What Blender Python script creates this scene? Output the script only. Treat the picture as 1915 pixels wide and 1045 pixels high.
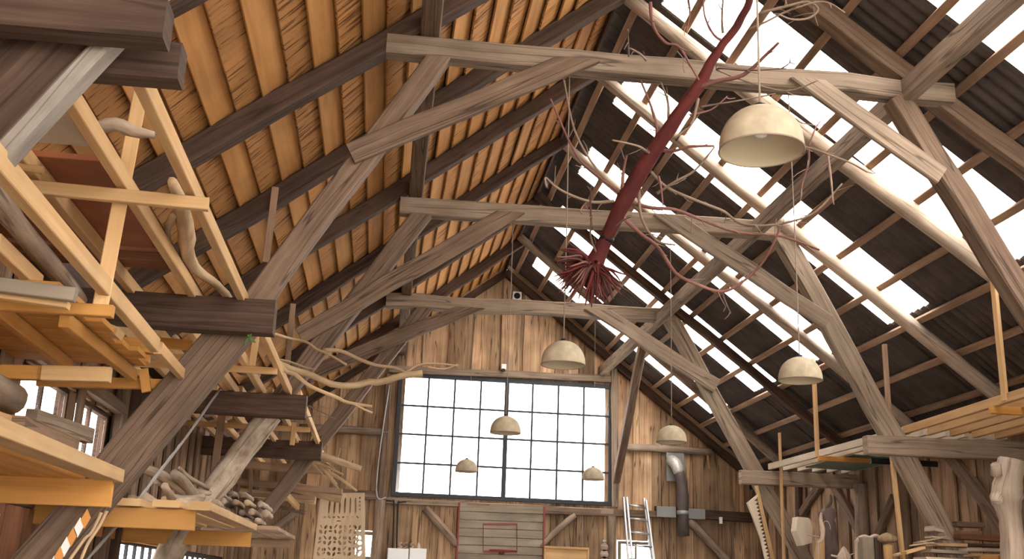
import bpy, bmesh, math, random
from mathutils import Vector, Matrix, noise as mnoise
random.seed(7)
for o in list(bpy.data.objects): bpy.data.objects.remove(o, do_unlink=True)
scene = bpy.context.scene
COL = scene.collection

# ------------------------------------------------------------------ camera
F_PX, YAW, PITCH, ROLL, EYE = 1967.46, .1128, .2846, .0369, 1.6
cy_, sy_, cp_, sp_, cr_, sr_ = (math.cos(YAW), math.sin(YAW), math.cos(PITCH), math.sin(PITCH), math.cos(ROLL), math.sin(ROLL))
_r = Vector((cy_, -sy_, 0)); _f = Vector((sy_*cp_, cy_*cp_, sp_)); _u = _r.cross(_f)
CR = cr_*_r + sr_*_u; CU = -sr_*_r + cr_*_u; CF = _f
cam = bpy.data.cameras.new('camera'); camo = bpy.data.objects.new('camera', cam); COL.objects.link(camo)
camo.matrix_world = Matrix(((CR.x, CU.x, -CF.x, 0), (CR.y, CU.y, -CF.y, 0), (CR.z, CU.z, -CF.z, EYE), (0, 0, 0, 1)))
cam.sensor_fit = 'HORIZONTAL'; cam.sensor_width = 36.0; cam.lens = F_PX/1915*36.0
cam.shift_x = .5/1915; cam.shift_y = -.5/1915
cam.clip_start = .05; cam.clip_end = 200
scene.camera = camo

# ------------------------------------------------------------------ sky and exposure
world = bpy.data.worlds.new('overcast_sky'); scene.world = world; world.use_nodes = True
bg = world.node_tree.nodes['Background']
bg.inputs[0].default_value = (1.0, .97, .93, 1); bg.inputs[1].default_value = 12.5
vs = scene.view_settings
vs.view_transform = 'Standard'; vs.look = 'None'; vs.exposure = 0.0; vs.gamma = 1.0; vs.use_curve_mapping = False

# ------------------------------------------------------------------ pixel -> place
ORG = Vector((0, 0, EYE))
def ray(u, v): return CF + CR*((u-957)/F_PX) - CU*((v-522)/F_PX)
def atY(u, v, y): d = ray(u, v); return ORG + d*(y/d.y)
def atX(u, v, x): d = ray(u, v); return ORG + d*(x/d.x)
def atZ(u, v, z): d = ray(u, v); return ORG + d*((z-EYE)/d.z)
XR, HALF, ZA, ZE = 2.02, 4.57, 7.42, 3.92          # ridge position, half span, ridge and eaves heights
KS = (ZA-ZE)/HALF; SLOPE = math.atan(KS)
D0, D1, D2, D3, DW = 3.5, 7.24, 10.68, 14.83, 19.0   # truss planes and gable wall
XL, XRW, YN = -2.5, 6.85, -2.5                        # side walls, near end
def zroof(x): return ZA - KS*abs(x-XR)

# ------------------------------------------------------------------ materials
MATS = {}
def newmat(name):
    m = bpy.data.materials.new(name); m.use_nodes = True; nt = m.node_tree
    return m, nt, nt.nodes['Principled BSDF'], nt.nodes.new, nt.links.new
def wood(name, dark, mid, light, gu=1.3, gv=16, rough=.8, vary=.25, bump=.25, crack=0.0, stain=.35, ramp=(.28, .48, .72)):
    m, nt, b, N, L = newmat(name)
    uv = N('ShaderNodeUVMap'); oi = N('ShaderNodeObjectInfo')
    cx = N('ShaderNodeCombineXYZ'); mu = N('ShaderNodeMath'); mu.operation = 'MULTIPLY'; mu.inputs[1].default_value = 61.7
    mv = N('ShaderNodeMath'); mv.operation = 'MULTIPLY'; mv.inputs[1].default_value = 23.1
    L(oi.outputs['Random'], mu.inputs[0]); L(oi.outputs['Random'], mv.inputs[0]); L(mu.outputs[0], cx.inputs[0]); L(mv.outputs[0], cx.inputs[1])
    ad = N('ShaderNodeVectorMath'); ad.operation = 'ADD'; L(uv.outputs[0], ad.inputs[0]); L(cx.outputs[0], ad.inputs[1])
    mp = N('ShaderNodeMapping'); mp.inputs['Scale'].default_value = (gu, gv, 1); L(ad.outputs[0], mp.inputs['Vector'])
    n1 = N('ShaderNodeTexNoise'); n1.inputs['Scale'].default_value = 1.0; n1.inputs['Detail'].default_value = 6; n1.inputs['Roughness'].default_value = .62; n1.inputs['Distortion'].default_value = .15
    L(mp.outputs[0], n1.inputs['Vector'])
    cr = N('ShaderNodeValToRGB'); e = cr.color_ramp.elements
    e[0].position = ramp[0]; e[0].color = (*dark, 1); e[1].position = ramp[2]; e[1].color = (*light, 1)
    k = e.new(ramp[1]); k.color = (*mid, 1)
    L(n1.outputs['Fac'], cr.inputs[0])
    n2 = N('ShaderNodeTexNoise'); n2.inputs['Scale'].default_value = 1.7; n2.inputs['Detail'].default_value = 3; L(ad.outputs[0], n2.inputs['Vector'])
    mr = N('ShaderNodeMapRange'); mr.inputs[1].default_value = .3; mr.inputs[2].default_value = .7; mr.inputs[3].default_value = 1-stain; mr.inputs[4].default_value = 1+stain*.4
    L(n2.outputs['Fac'], mr.inputs[0])
    wn = N('ShaderNodeTexWhiteNoise'); wn.noise_dimensions = '1D'; L(oi.outputs['Random'], wn.inputs['W'])
    vr = N('ShaderNodeMapRange'); vr.inputs[3].default_value = 1-vary; vr.inputs[4].default_value = 1+vary; L(wn.outputs['Value'], vr.inputs[0])
    mm = N('ShaderNodeMath'); mm.operation = 'MULTIPLY'; L(mr.outputs[0], mm.inputs[0]); L(vr.outputs[0], mm.inputs[1])
    mx = N('ShaderNodeVectorMath'); mx.operation = 'SCALE'; L(cr.outputs[0], mx.inputs[0]); L(mm.outputs[0], mx.inputs['Scale'])
    col = mx.outputs[0]
    if crack > 0:
        mp2 = N('ShaderNodeMapping'); mp2.inputs['Scale'].default_value = (.35, 9, 1); L(ad.outputs[0], mp2.inputs['Vector'])
        n3 = N('ShaderNodeTexNoise'); n3.inputs['Scale'].default_value = 1.; n3.inputs['Detail'].default_value = 2; L(mp2.outputs[0], n3.inputs['Vector'])
        s = N('ShaderNodeMath'); s.operation = 'SUBTRACT'; s.inputs[1].default_value = .5; L(n3.outputs['Fac'], s.inputs[0])
        a = N('ShaderNodeMath'); a.operation = 'ABSOLUTE'; L(s.outputs[0], a.inputs[0])
        r2 = N('ShaderNodeMapRange'); r2.inputs[1].default_value = .004; r2.inputs[2].default_value = .016; r2.inputs[3].default_value = 1-crack; r2.inputs[4].default_value = 1; L(a.outputs[0], r2.inputs[0])
        m3 = N('ShaderNodeVectorMath'); m3.operation = 'SCALE'; L(col, m3.inputs[0]); L(r2.outputs[0], m3.inputs['Scale']); col = m3.outputs[0]
    L(col, b.inputs['Base Color']); b.inputs['Roughness'].default_value = rough
    b.inputs['Specular IOR Level'].default_value = .25
    bp = N('ShaderNodeBump'); bp.inputs['Strength'].default_value = bump; bp.inputs['Distance'].default_value = .02; L(n1.outputs['Fac'], bp.inputs['Height']); L(bp.outputs[0], b.inputs['Normal'])
    MATS[name] = m; return m
def plain(name, col, rough=.6, metal=0., vary=.0, noise=0., nscale=6.):
    m, nt, b, N, L = newmat(name)
    b.inputs['Roughness'].default_value = rough; b.inputs['Metallic'].default_value = metal; b.inputs['Specular IOR Level'].default_value = .3
    b.inputs['Base Color'].default_value = (*col, 1)
    if noise:
        tc = N('ShaderNodeTexCoord'); n = N('ShaderNodeTexNoise'); n.inputs['Scale'].default_value = nscale; n.inputs['Detail'].default_value = 5
        L(tc.outputs['Object'], n.inputs['Vector'])
        r = N('ShaderNodeMapRange'); r.inputs[1].default_value = .3; r.inputs[2].default_value = .7; r.inputs[3].default_value = 1-noise; r.inputs[4].default_value = 1+noise*.5; L(n.outputs['Fac'], r.inputs[0])
        s = N('ShaderNodeVectorMath'); s.operation = 'SCALE'; s.inputs[0].default_value = col; L(r.outputs[0], s.inputs['Scale']); L(s.outputs[0], b.inputs['Base Color'])
        bp = N('ShaderNodeBump'); bp.inputs['Strength'].default_value = .15; bp.inputs['Distance'].default_value = .01; L(n.outputs['Fac'], bp.inputs['Height']); L(bp.outputs[0], b.inputs['Normal'])
    MATS[name] = m; return m
def pane_mat(name, tint, transl, gloss=.06):
    m, nt, b, N, L = newmat(name); nt.nodes.remove(b); out = nt.nodes['Material Output']
    t = N('ShaderNodeBsdfTransparent'); t.inputs[0].default_value = (*tint, 1)
    d = N('ShaderNodeBsdfTranslucent'); d.inputs[0].default_value = (*tint, 1)
    x = N('ShaderNodeMixShader'); x.inputs[0].default_value = transl; L(t.outputs[0], x.inputs[1]); L(d.outputs[0], x.inputs[2])
    g = N('ShaderNodeBsdfGlossy'); g.inputs['Roughness'].default_value = .15
    y = N('ShaderNodeMixShader'); y.inputs[0].default_value = gloss; L(x.outputs[0], y.inputs[1]); L(g.outputs[0], y.inputs[2]); L(y.outputs[0], out.inputs[0])
    MATS[name] = m; return m

wood('timber', (.115,.070,.046), (.18,.115,.076), (.25,.17,.12), gv=22, crack=.55, vary=.1, stain=.25)  # darker copy for left truss timbers, their shade put into the colour
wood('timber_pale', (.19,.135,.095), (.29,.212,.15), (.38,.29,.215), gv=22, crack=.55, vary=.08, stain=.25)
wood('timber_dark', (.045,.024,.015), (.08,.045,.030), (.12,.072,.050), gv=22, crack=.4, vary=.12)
wood('strut_grey', (.22,.175,.14), (.32,.265,.22), (.41,.345,.29), gv=9, gu=2.5, crack=.4, vary=.05)
wood('roof_board', (.36,.16,.05), (.455,.215,.07), (.53,.27,.098), gu=.8, gv=11, vary=.13, bump=.15, stain=.22)
wood('hatched_board', (.12,.045,.015), (.44,.205,.066), (.51,.255,.092), gu=26, gv=2.0, vary=.12, bump=.8, stain=.25, ramp=(.39, .455, .7))
wood('lumber_pale', (.52,.40,.28), (.64,.53,.40), (.72,.62,.50), gu=.7, gv=14, vary=.08, bump=.1, stain=.15)  # pale pieces; for the right loft joists the light is put into it
wood('lumber', (.46,.26,.11), (.56,.345,.16), (.64,.42,.215), gu=.7, gv=14, vary=.12, bump=.1, stain=.15)
wood('lumber_orange', (.42,.185,.045), (.54,.255,.065), (.61,.32,.10), gu=.6, gv=10, vary=.14, bump=.1, stain=.15)
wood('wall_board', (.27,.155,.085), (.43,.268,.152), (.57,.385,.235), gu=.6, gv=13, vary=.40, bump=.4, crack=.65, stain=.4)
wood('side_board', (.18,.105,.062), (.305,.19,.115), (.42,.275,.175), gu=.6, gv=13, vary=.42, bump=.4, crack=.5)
wood('red_board', (.13,.05,.025), (.24,.10,.05), (.32,.15,.08), gu=.8, gv=12, vary=.2)
wood('log', (.15,.095,.06), (.29,.205,.145), (.42,.32,.24), gu=1.2, gv=13, vary=.18, bump=.6, crack=.4)
wood('bark', (.19,.125,.08), (.42,.32,.235), (.58,.47,.37), gu=5, gv=7, vary=.05, bump=1., crack=.5)
wood('log_pale', (.30,.21,.15), (.46,.345,.26), (.58,.47,.37), gu=1.1, gv=12, vary=.12, bump=.4, crack=.4)
wood('branch', (.15,.095,.065), (.25,.17,.12), (.34,.25,.185), gu=3, gv=14, vary=.25, bump=.3)
wood('red_bark', (.065,.012,.011), (.118,.021,.018), (.17,.034,.029), gu=3, gv=14, vary=.1, bump=.4)
wood('red_twig', (.12,.045,.035), (.20,.085,.068), (.28,.14,.115), gu=3, gv=14, vary=.3, bump=.2)
wood('batten', (.22,.125,.075), (.33,.205,.13), (.42,.28,.19), gu=.8, gv=14, vary=.15)
plain('dark_sheet', (.085,.066,.058), .7, noise=.35, nscale=4)
pane_mat('skylight', (.97,.96,.95), .25)
pane_mat('glass', (.97,.97,.97), .0)
pane_mat('dusty_glass', (.93,.94,.96), .12)
plain('frame_metal', (.035,.035,.042), .5)
plain('shade', (.44,.36,.25), .85, noise=.22, nscale=14)
plain('shade_inner', (.52,.43,.30), .9)
plain('cord', (.28,.21,.16), .8)
plain('bulb', (.8,.78,.72), .25)
plain('concrete', (.30,.28,.26), .9, noise=.2, nscale=2)
plain('ground', (.45,.44,.40), 1.0, noise=.3, nscale=1)
plain('plastic_white', (.8,.79,.77), .4)
plain('galvanised', (.42,.43,.44), .5, .4, noise=.2, nscale=10)
plain('black', (.01,.01,.012), .5)

# ------------------------------------------------------------------ object helpers
WM = {}
def link(o, M, parent):
    COL.objects.link(o)
    if parent is not None:
        o.parent = parent; o.matrix_basis = WM[parent.name].inverted() @ M
    else: o.matrix_basis = M
    WM[o.name] = M.copy(); return o
def tag(o, label=None, cat=None, group=None, kind=None):
    if label: o['label'] = label
    if cat: o['category'] = cat
    if group: o['group'] = group
    if kind: o['kind'] = kind
    return o
def thing(name, loc, label, cat, group=None, kind=None):
    o = bpy.data.objects.new(name, None); o.empty_display_size = .1
    link(o, Matrix.Translation(Vector(loc)), None); return tag(o, label, cat, group, kind)
def setting(name, label, loc=(0, 0, 0)):
    o = bpy.data.objects.new(name, None); o.empty_display_size = .1
    link(o, Matrix.Translation(Vector(loc)), None); return tag(o, label, None, None, 'structure')
def mesh_obj(name, V, F, mat, parent=None, M=None, uv=None, smooth=False):
    me = bpy.data.meshes.new(name); me.from_pydata([tuple(v) for v in V], [], F); me.update()
    lay = me.uv_layers.new(name='UVMap')
    if uv is None:
        # box projection: the longest axis of the mesh is u
        xs = [[v[i] for v in V] for i in range(3)]; ext = [max(a)-min(a) for a in xs]; la = ext.index(max(ext)); oth = [i for i in range(3) if i != la]
        for p in me.polygons:
            n = p.normal; b = oth[0] if abs(n[oth[1]]) >= abs(n[oth[0]]) else oth[1]
            if abs(n[la]) > .8: ax, bx = oth
            else: ax, bx = la, b
            for li in p.loop_indices:
                co = me.vertices[me.loops[li].vertex_index].co
                lay.data[li].uv = (co[ax], co[bx])
    else:
        i = 0
        for p in me.polygons:
            for j, li in enumerate(p.loop_indices): lay.data[li].uv = uv[p.index][j]
    if smooth:
        for p in me.polygons: p.use_smooth = True
    me.materials.append(MATS[mat] if isinstance(mat, str) else mat)
    o = bpy.data.objects.new(name, me); return link(o, M if M is not None else Matrix.Identity(4), parent)
def frame(p0, p1, up=(0, 0, 1)):
    p0, p1, up = Vector(p0), Vector(p1), Vector(up); x = (p1-p0).normalized()
    if abs(x.dot(up)) > .98: up = Vector((0, 1, 0))
    z = (up - x*up.dot(x)).normalized(); y = z.cross(x)
    return Matrix(((x.x, y.x, z.x, p0.x), (x.y, y.y, z.y, p0.y), (x.z, y.z, z.z, p0.z), (0, 0, 0, 1))), (p1-p0).length
def beam(name, p0, p1, w, h, mat, parent=None, up=(0, 0, 1), rough=.006, bev=.012, seg=None, taper=0., hcut=(0, 0)):
    """squared timber; w across (local y), h along up (local z)"""
    M, Ln = frame(p0, p1, up); rnd = random.Random(int(Ln*1e5) ^ int(abs(M[0][3])*7919*13)); 
    if seg is None: seg = max(1, min(14, int(Ln/.45))) if rough > .003 else 1
    V, F, U = [], [], []; per = None
    for i in range(seg+1):
        t = i/seg; s = 1-taper*t
        dw, dh = (rnd.uniform(-rough, rough) for _ in range(2)); oy, oz = (rnd.uniform(-rough, rough)*(.0 if i in (0, seg) else 1.) for _ in range(2))
        a, b = w/2*s+dw/2, h/2*s+dh/2; c = min(bev, a*.4, b*.4)
        ring = [(a-c, -b), (a, -b+c), (a, b-c), (a-c, b), (-a+c, b), (-a, b-c), (-a, -b+c), (-a+c, -b)]
        hc = hcut[0] if i == 0 else hcut[1] if i == seg else 0
        V += [(t*Ln-(hc*(y*M[2][1]+z*M[2][2])/M[2][0] if hc else 0.), y+oy, z+oz) for y, z in ring]
        if per is None:
            per = [0]
            for k in range(8):
                q0, q1 = ring[k], ring[(k+1) % 8]; per.append(per[-1]+math.hypot(q1[0]-q0[0], q1[1]-q0[1]))
    for i in range(seg):
        for k in range(8):
            k2 = (k+1) % 8; F.append((i*8+k, (i+1)*8+k, (i+1)*8+k2, i*8+k2)[::-1])
            u0, u1 = i/seg*Ln, (i+1)/seg*Ln; U.append([(u0, per[k]), (u1, per[k]), (u1, per[k+1]), (u0, per[k+1])][::-1])
    for e, base in ((0, 0), (1, seg*8)):
        f = [base+k for k in range(8)]; uvs = [(V[j][1]*.3, V[j][2]) for j in f]
        if e == 0: F.append(tuple(f)); U.append(uvs)
        else: F.append(tuple(f[::-1])); U.append(uvs[::-1])
    return mesh_obj(name, V, [f[::-1] for f in F], mat, parent, M, [u[::-1] for u in U])
def smooth_pts(pts, rad, n):
    P, Rr = [], []
    m = len(pts)
    for i in range(m-1):
        p0, p1, p2, p3 = pts[max(i-1, 0)], pts[i], pts[i+1], pts[min(i+2, m-1)]
        for j in range(n):
            t = j/n
            P.append(.5*((2*p1)+(p2-p0)*t+(2*p0-5*p1+4*p2-p3)*t*t+(3*p1-p0-3*p2+p3)*t**3)); Rr.append(rad[i]*(1-t)+rad[i+1]*t)
    P.append(pts[-1]); Rr.append(rad[-1]); return P, Rr
def tube(name, pts, rad, mat, parent=None, n=7, sm=3, lump=0., smooth=True):
    pts = [Vector(p) for p in pts]
    if not isinstance(rad, (list, tuple)): rad = [rad]*len(pts)
    elif len(rad) == 2 and len(pts) > 2: rad = [rad[0]+(rad[1]-rad[0])*i/(len(pts)-1) for i in range(len(pts))]
    if sm > 1 and len(pts) > 2: pts, rad = smooth_pts(pts, rad, sm)
    o0 = pts[0].copy(); pts = [p-o0 for p in pts]; V, F, U = [], [], []
    t = (pts[1]-pts[0]).normalized(); nrm = t.orthogonal().normalized(); ln = 0.; us = []
    rnd = random.Random(int(o0.x*1e4) ^ int(o0.z*1e4+len(pts)))
    for i, p in enumerate(pts):
        if i: ln += (p-pts[i-1]).length
        us.append(ln)
        t = (pts[min(i+1, len(pts)-1)]-pts[max(i-1, 0)]).normalized()
        nrm = (nrm - t*nrm.dot(t)); nrm = nrm.normalized() if nrm.length > 1e-6 else t.orthogonal().normalized(); bi = t.cross(nrm)
        for k in range(n):
            a = 2*math.pi*k/n; r = rad[i]*(1+rnd.uniform(-lump, lump)); V.append(p+nrm*(math.cos(a)*r)+bi*(math.sin(a)*r))
    for i in range(len(pts)-1):
        for k in range(n):
            k2 = (k+1) % n; F.append((i*n+k, i*n+k2, (i+1)*n+k2, (i+1)*n+k))
            v0, v1 = 2*math.pi*rad[0]*k/n, 2*math.pi*rad[0]*(k+1)/n; U.append([(us[i], v0), (us[i], v1), (us[i+1], v1), (us[i+1], v0)])
    F.append(tuple(range(n))[::-1]); U.append([(V[j].y*.3, V[j].z) for j in range(n)][::-1])
    b = (len(pts)-1)*n; F.append(tuple(b+k for k in range(n))); U.append([(V[b+j].y*.3, V[b+j].z) for j in range(n)])
    return mesh_obj(name, V, F, mat, parent, Matrix.Translation(o0), U, smooth)
def lathe(name, prof, mat, parent, M, n=32, smooth=True):
    V, F = [], []; m = len(prof)
    for r, z in prof:
        for k in range(n): a = 2*math.pi*k/n; V.append((r*math.cos(a), r*math.sin(a), z))
    for i in range(m-1):
        for k in range(n): k2 = (k+1) % n; F.append((i*n+k, i*n+k2, (i+1)*n+k2, (i+1)*n+k))
    return mesh_obj(name, V, F, mat, parent, M, None, smooth)
def box(name, c, s, mat, parent=None, rotz=0., bev=.006, rot=None):
    """box centred at c with size s"""
    R = rot if rot is not None else Matrix.Rotation(rotz, 4, 'Z'); M = Matrix.Translation(Vector(c)) @ R
    x, y, z = s[0]/2, s[1]/2, s[2]/2; b = min(bev, x*.4, y*.4, z*.4)
    bm = bmesh.new(); bmesh.ops.create_cube(bm, size=1.); bmesh.ops.scale(bm, vec=s, verts=bm.verts)
    if b > .001: bmesh.ops.bevel(bm, geom=bm.edges[:], offset=b, segments=1, affect='EDGES')
    V = [v.co[:] for v in bm.verts]; bm.verts.ensure_lookup_table(); F = [tuple(v.index for v in f.verts) for f in bm.faces]; bm.free()
    return mesh_obj(name, V, F, mat, parent, M)
def prism(name, loops, th, mat, parent, M):
    """flat outline with holes (first loop outer) in local x,z extruded along local y by th"""
    bm = bmesh.new(); ed = []
    for lp in loops:
        vs_ = [bm.verts.new((x, 0, z)) for x, z in lp]
        for i in range(len(vs_)): ed.append(bm.edges.new((vs_[i], vs_[(i+1) % len(vs_)])))
    bmesh.ops.triangle_fill(bm, use_beauty=True, use_dissolve=False, edges=ed)
    r = bmesh.ops.extrude_face_region(bm, geom=bm.faces[:])
    bmesh.ops.translate(bm, vec=(0, th, 0), verts=[g for g in r['geom'] if isinstance(g, bmesh.types.BMVert)])
    bmesh.ops.recalc_face_normals(bm, faces=bm.faces[:])
    bm.verts.index_update(); V = [v.co[:] for v in bm.verts]; F = [tuple(v.index for v in f.verts) for f in bm.faces]; bm.free()
    return mesh_obj(name, V, F, mat, parent, M)

# ================================================================== SETTING
# floor and the ground outside
fl = mesh_obj('floor', [(XL-.1, YN-.2, 0), (XRW+.1, YN-.2, 0), (XRW+.1, DW+.15, 0), (XL-.1, DW+.15, 0), (XL-.1, YN-.2, -.1), (XRW+.1, YN-.2, -.1), (XRW+.1, DW+.15, -.1), (XL-.1, DW+.15, -.1)],
    [(0, 1, 2, 3), (7, 6, 5, 4), (0, 4, 5, 1), (1, 5, 6, 2), (2, 6, 7, 3), (3, 7, 4, 0)], 'concrete')
tag(fl, 'grey concrete floor of the barn workshop', kind='structure')
gr = mesh_obj('ground', [(-60, -60, -.12), (60, -60, -.12), (60, 80, -.12), (-60, 80, -.12)], [(0, 1, 2, 3)], 'ground')
tag(gr, 'pale ground outside around the barn', kind='structure')

# ---- vertical board walls
def wall_boards(root, axis, c, a0, a1, topf, mat, holes=(), wr=(.15, .33), depth=.03, name='board', zb=0., inward=1):
    """boards standing in a plane; axis 'x': wall runs along x at y=c; axis 'y': runs along y at x=c"""
    rnd = random.Random(int(c*100)); a = a0; k = 0
    while a < a1-.02:
        w = min(rnd.uniform(*wr), a1-a); over = k % 2; k += 1
        ext = .018 if over else -.012
        segs = [(zb, None)]
        cuts = sorted([(h[2], h[3]) for h in holes if h[0] < a+w*.5 < h[1]])
        spans = []; z = zb
        for c0, c1 in cuts:
            if c0 > z+.02: spans.append((z, c0, False))
            z = c1
        spans.append((z, None, True))
        for z0, z1, top in spans:
            l, r = a-ext, a+w+ext
            zl, zr = (topf(l), topf(r)) if top else (z1, z1)
            if min(zl, zr) < z0+.03: continue
            n = max(2, int((max(zl, zr)-z0)/.35)); V, F = [], []
            d0 = c - inward*(.04 if over else 0.) ; d1 = d0 - inward*depth
            jit = rnd.uniform(.004, .014) 
            for i in range(n+1):
                t = i/n; el = 0 if not over else rnd.uniform(-jit, jit); er = 0 if not over else rnd.uniform(-jit, jit)
                for (p, zt, e) in ((l, zl, el), (r, zr, er)):
                    zz = z0+(zt-z0)*t
                    for d in (d0, d1): V.append((p+e, d, zz) if axis == 'x' else (d, p+e, zz))
            for i in range(n):
                b, q = i*4, (i+1)*4
                F += [(b, b+2, q+2, q), (b+1, q+1, q+3, b+3), (b, q, q+1, b+1), (b+2, b+3, q+3, q+2)]
            F += [(0, 1, 3, 2), (n*4, n*4+2, n*4+3, n*4+1)]
            o0 = Vector(V[0]); V = [Vector(v)-o0 for v in V]
            mesh_obj(name, V, F, mat, root, Matrix.Translation(o0))
        a += w

# ---- gable wall with the big window
WX1, WX2, WZ1, WZ2 = .17, 4.09, 3.08, 5.24
wb = setting('wall_back', 'gable wall of vertical weathered waney boards around the big window', (XR, DW, 0))
SW = [(-.46, .0, 1.55, 2.44), (4.22, 4.86, 1.6, 2.46)]      # two small windows below
holes = [(WX1+.01, WX2-.01, WZ1+.01, WZ2-.01)] + [(a-.02, b+.02, c-.02, d+.02) for a, b, c, d in SW]
wall_boards(wb, 'x', DW, XL, XRW, lambda x: zroof(x)-.04, 'wall_board', holes)
# backing skin keeps daylight out between boards (with the window openings left free)
def skin(name, parent, axis, c, th, a0, a1, z0, topf, holes, mat):
    cuts = sorted({a0, a1, XR if axis == 'x' else a0, *[h[0] for h in holes], *[h[1] for h in holes]}); V, F = [], []
    def quad(l, r, zl0, zr0, zl1, zr1):
        b = len(V)
        for d in (c, c+th):
            for p, z in ((l, zl0), (r, zr0), (r, zr1), (l, zl1)): V.append((p, d, z) if axis == 'x' else (d, p, z))
        F.extend([(b, b+1, b+2, b+3), (b+7, b+6, b+5, b+4), (b, b+4, b+5, b+1), (b+1, b+5, b+6, b+2), (b+2, b+6, b+7, b+3), (b+3, b+7, b+4, b)])
    for l, r in zip(cuts[:-1], cuts[1:]):
        m = (l+r)/2; hs = sorted([(h[2], h[3]) for h in holes if h[0] <= m <= h[1]]); z = z0
        for h0, h1 in hs:
            if h0 > z: quad(l, r, z, z, h0, h0)
            z = h1
        quad(l, r, z, z, topf(l), topf(r))
    return mesh_obj(name, V, F, mat, parent)
skin('backing', wb, 'x', DW+.004, .06, XL-.1, XRW+.1, 0, lambda x: zroof(x)-.02, holes, 'timber_dark')
G = DW-.072   # inner face of the boards
def wl(name, q0, q1, w, h, mat='timber', y=G-.05, **k): return beam(name, atY(*q0, y), atY(*q1, y), w, h, mat, wb, up=(0, -1, 0) if k.pop('flat', 0) else (0, 0, 1), **k)
def wt(name, q0, q1, r, mat='log', y=G-.06): return tube(name, [atY(*q0, y), (atY(*q0, y)+atY(*q1, y))/2+Vector((0, 0, .01)), atY(*q1, y)], [r, r*.96, r*.9], mat, wb, n=10, lump=.05)
for s in (-1, 1):   # gable rafters
    e = XL if s < 0 else XRW
    beam('gable_rafter', (XR, G-.08, ZA-.14), (e, G-.08, zroof(e)-.14), .16, .15, 'timber_dark', wb)
    beam('verge_board', (XR, G-.19, ZA-.05), (e, G-.19, zroof(e)-.05), .03, .07, 'batten', wb)
wl('lintel', (728, 690), (1146, 709), .10, .13, 'timber_pale')
wl('window_post', (728, 700), (712, 948), .12, .15, 'timber')
wl('window_post', (1148, 690), (1150, 948), .12, .13, 'timber_pale')
wl('sill_beam', (505, 915), (722, 928), .12, .16, 'timber')
wl('sill_beam', (722, 936), (1146, 957), .10, .10, 'timber_pale')
wl('sill_beam', (1018, 955), (1240, 962), .10, .12, 'timber')
wl('sill_beam', (1225, 955), (1405, 968), .12, .17, 'timber_dark')
wt('rail_log', (560, 800), (726, 808), .075); wt('rail_log', (1168, 836), (1330, 845), .07, 'log_pale')
wt('corner_post', (712, 935), (700, 1060), .10); wt('wall_post', (1144, 965), (1142, 1060), .08, 'log')
wt('diagonal_brace', (795, 950), (855, 1018), .075); wt('diagonal_brace', (1075, 962), (1010, 1022), .06); wt('diagonal_brace', (1288, 972), (1365, 1055), .085)
wt('diagonal_brace', (552, 960), (500, 1000), .07)
wl('wall_post', (1386, 900), (1388, 962), .08, .06, 'wall_board')
beam('batten_end', atY(1322, 845, G-.05), atY(1326, 876, G-.05), .04, .03, 'lumber', wb)

# ---- side walls
LWIN = [(7.30, 8.48, 2.55, 2.95), (8.66, 9.74, 2.50, 2.95), (10.4, 13.6, 1.0, 1.93), (14.3, 17.8, 1.0, 1.9)]
wlft = setting('wall_left', 'left side wall of dark vertical boards with small windows under the loft', (XL, 9, 0))
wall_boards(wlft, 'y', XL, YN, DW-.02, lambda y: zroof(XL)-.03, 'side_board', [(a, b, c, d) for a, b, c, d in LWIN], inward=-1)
skin('backing', wlft, 'y', XL-.07, .06, YN, DW, 0, lambda y: zroof(XL)-.02, LWIN, 'timber_dark')
wrgt = setting('wall_right', 'right side wall of vertical weathered boards behind the sculptures', (XRW, 9, 0))
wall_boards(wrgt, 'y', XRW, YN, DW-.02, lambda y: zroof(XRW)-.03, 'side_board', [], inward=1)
skin('backing', wrgt, 'y', XRW+.01, .06, YN, DW, 0, lambda y: zroof(XRW)-.02, [], 'timber_dark')
wnr = setting('wall_front', 'unseen near gable wall with wide openings added to let in daylight', (XR, YN, 0))
skin('boarding', wnr, 'x', YN-.06, .05, XL-.1, XRW+.1, 0, lambda x: zroof(x)-.02, [(-2.2, 6.4, 0, 3.6), (-.3, 4.4, 3.85, 5.5)], 'side_board')  # out-of-view openings, added and widened to fill the interior with daylight

# ---- left roof: boards along the barn, shingles between, rafters below
cl = setting('ceiling_left', 'left roof slope of orange boards over dark rafters', (0, 9, 5))
def roof_pt(side, off, y, down): # off: horizontal distance from ridge; down: distance below the sheet plane, square to it
    n = Vector((-side*math.sin(SLOPE), 0, -math.cos(SLOPE)))
    return Vector((XR+side*off, y, ZA-KS*off)) + n*down
OFFE = 4.62; UPN = Vector((-math.sin(SLOPE), 0, math.cos(SLOPE)))
rnd = random.Random(3); joints = [YN, 1.2, 3.5, 7.24, 10.68, 14.83, DW]
# lapped boards: the eaves-side edge of each hangs proud, the ridge-side edge is tucked under its neighbour
o = .02; k = 0; PITCHB = .1725
while o < OFFE:
    for a, b in ((YN, 5.3), (5.3, 8.95), (8.95, 12.65), (12.65, 17.0), (17.0, DW)):
        j1, j2 = rnd.uniform(-.006, .006), rnd.uniform(-.006, .006)
        E0, R0_ = roof_pt(-1, o+PITCHB+j1, 0, .064+j2), roof_pt(-1, max(o-.015, .0), 0, .020)
        up = (R0_-E0).cross(Vector((0, 1, 0))).normalized()
        if up.z < 0: up = -up
        c = (E0+R0_)/2; p0, p1 = Vector((c.x, a+.003, c.z)), Vector((c.x, b-.003, c.z))
        beam('roof_board', p0, p1, (E0-R0_).length, .024, 'roof_board' if k % 2 else 'hatched_board', cl, up=up, rough=.0, bev=.005)
    o += PITCHB; k += 1
a, b = roof_pt(-1, OFFE+.25, YN, -.02), roof_pt(-1, -.0, DW, -.02)
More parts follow.
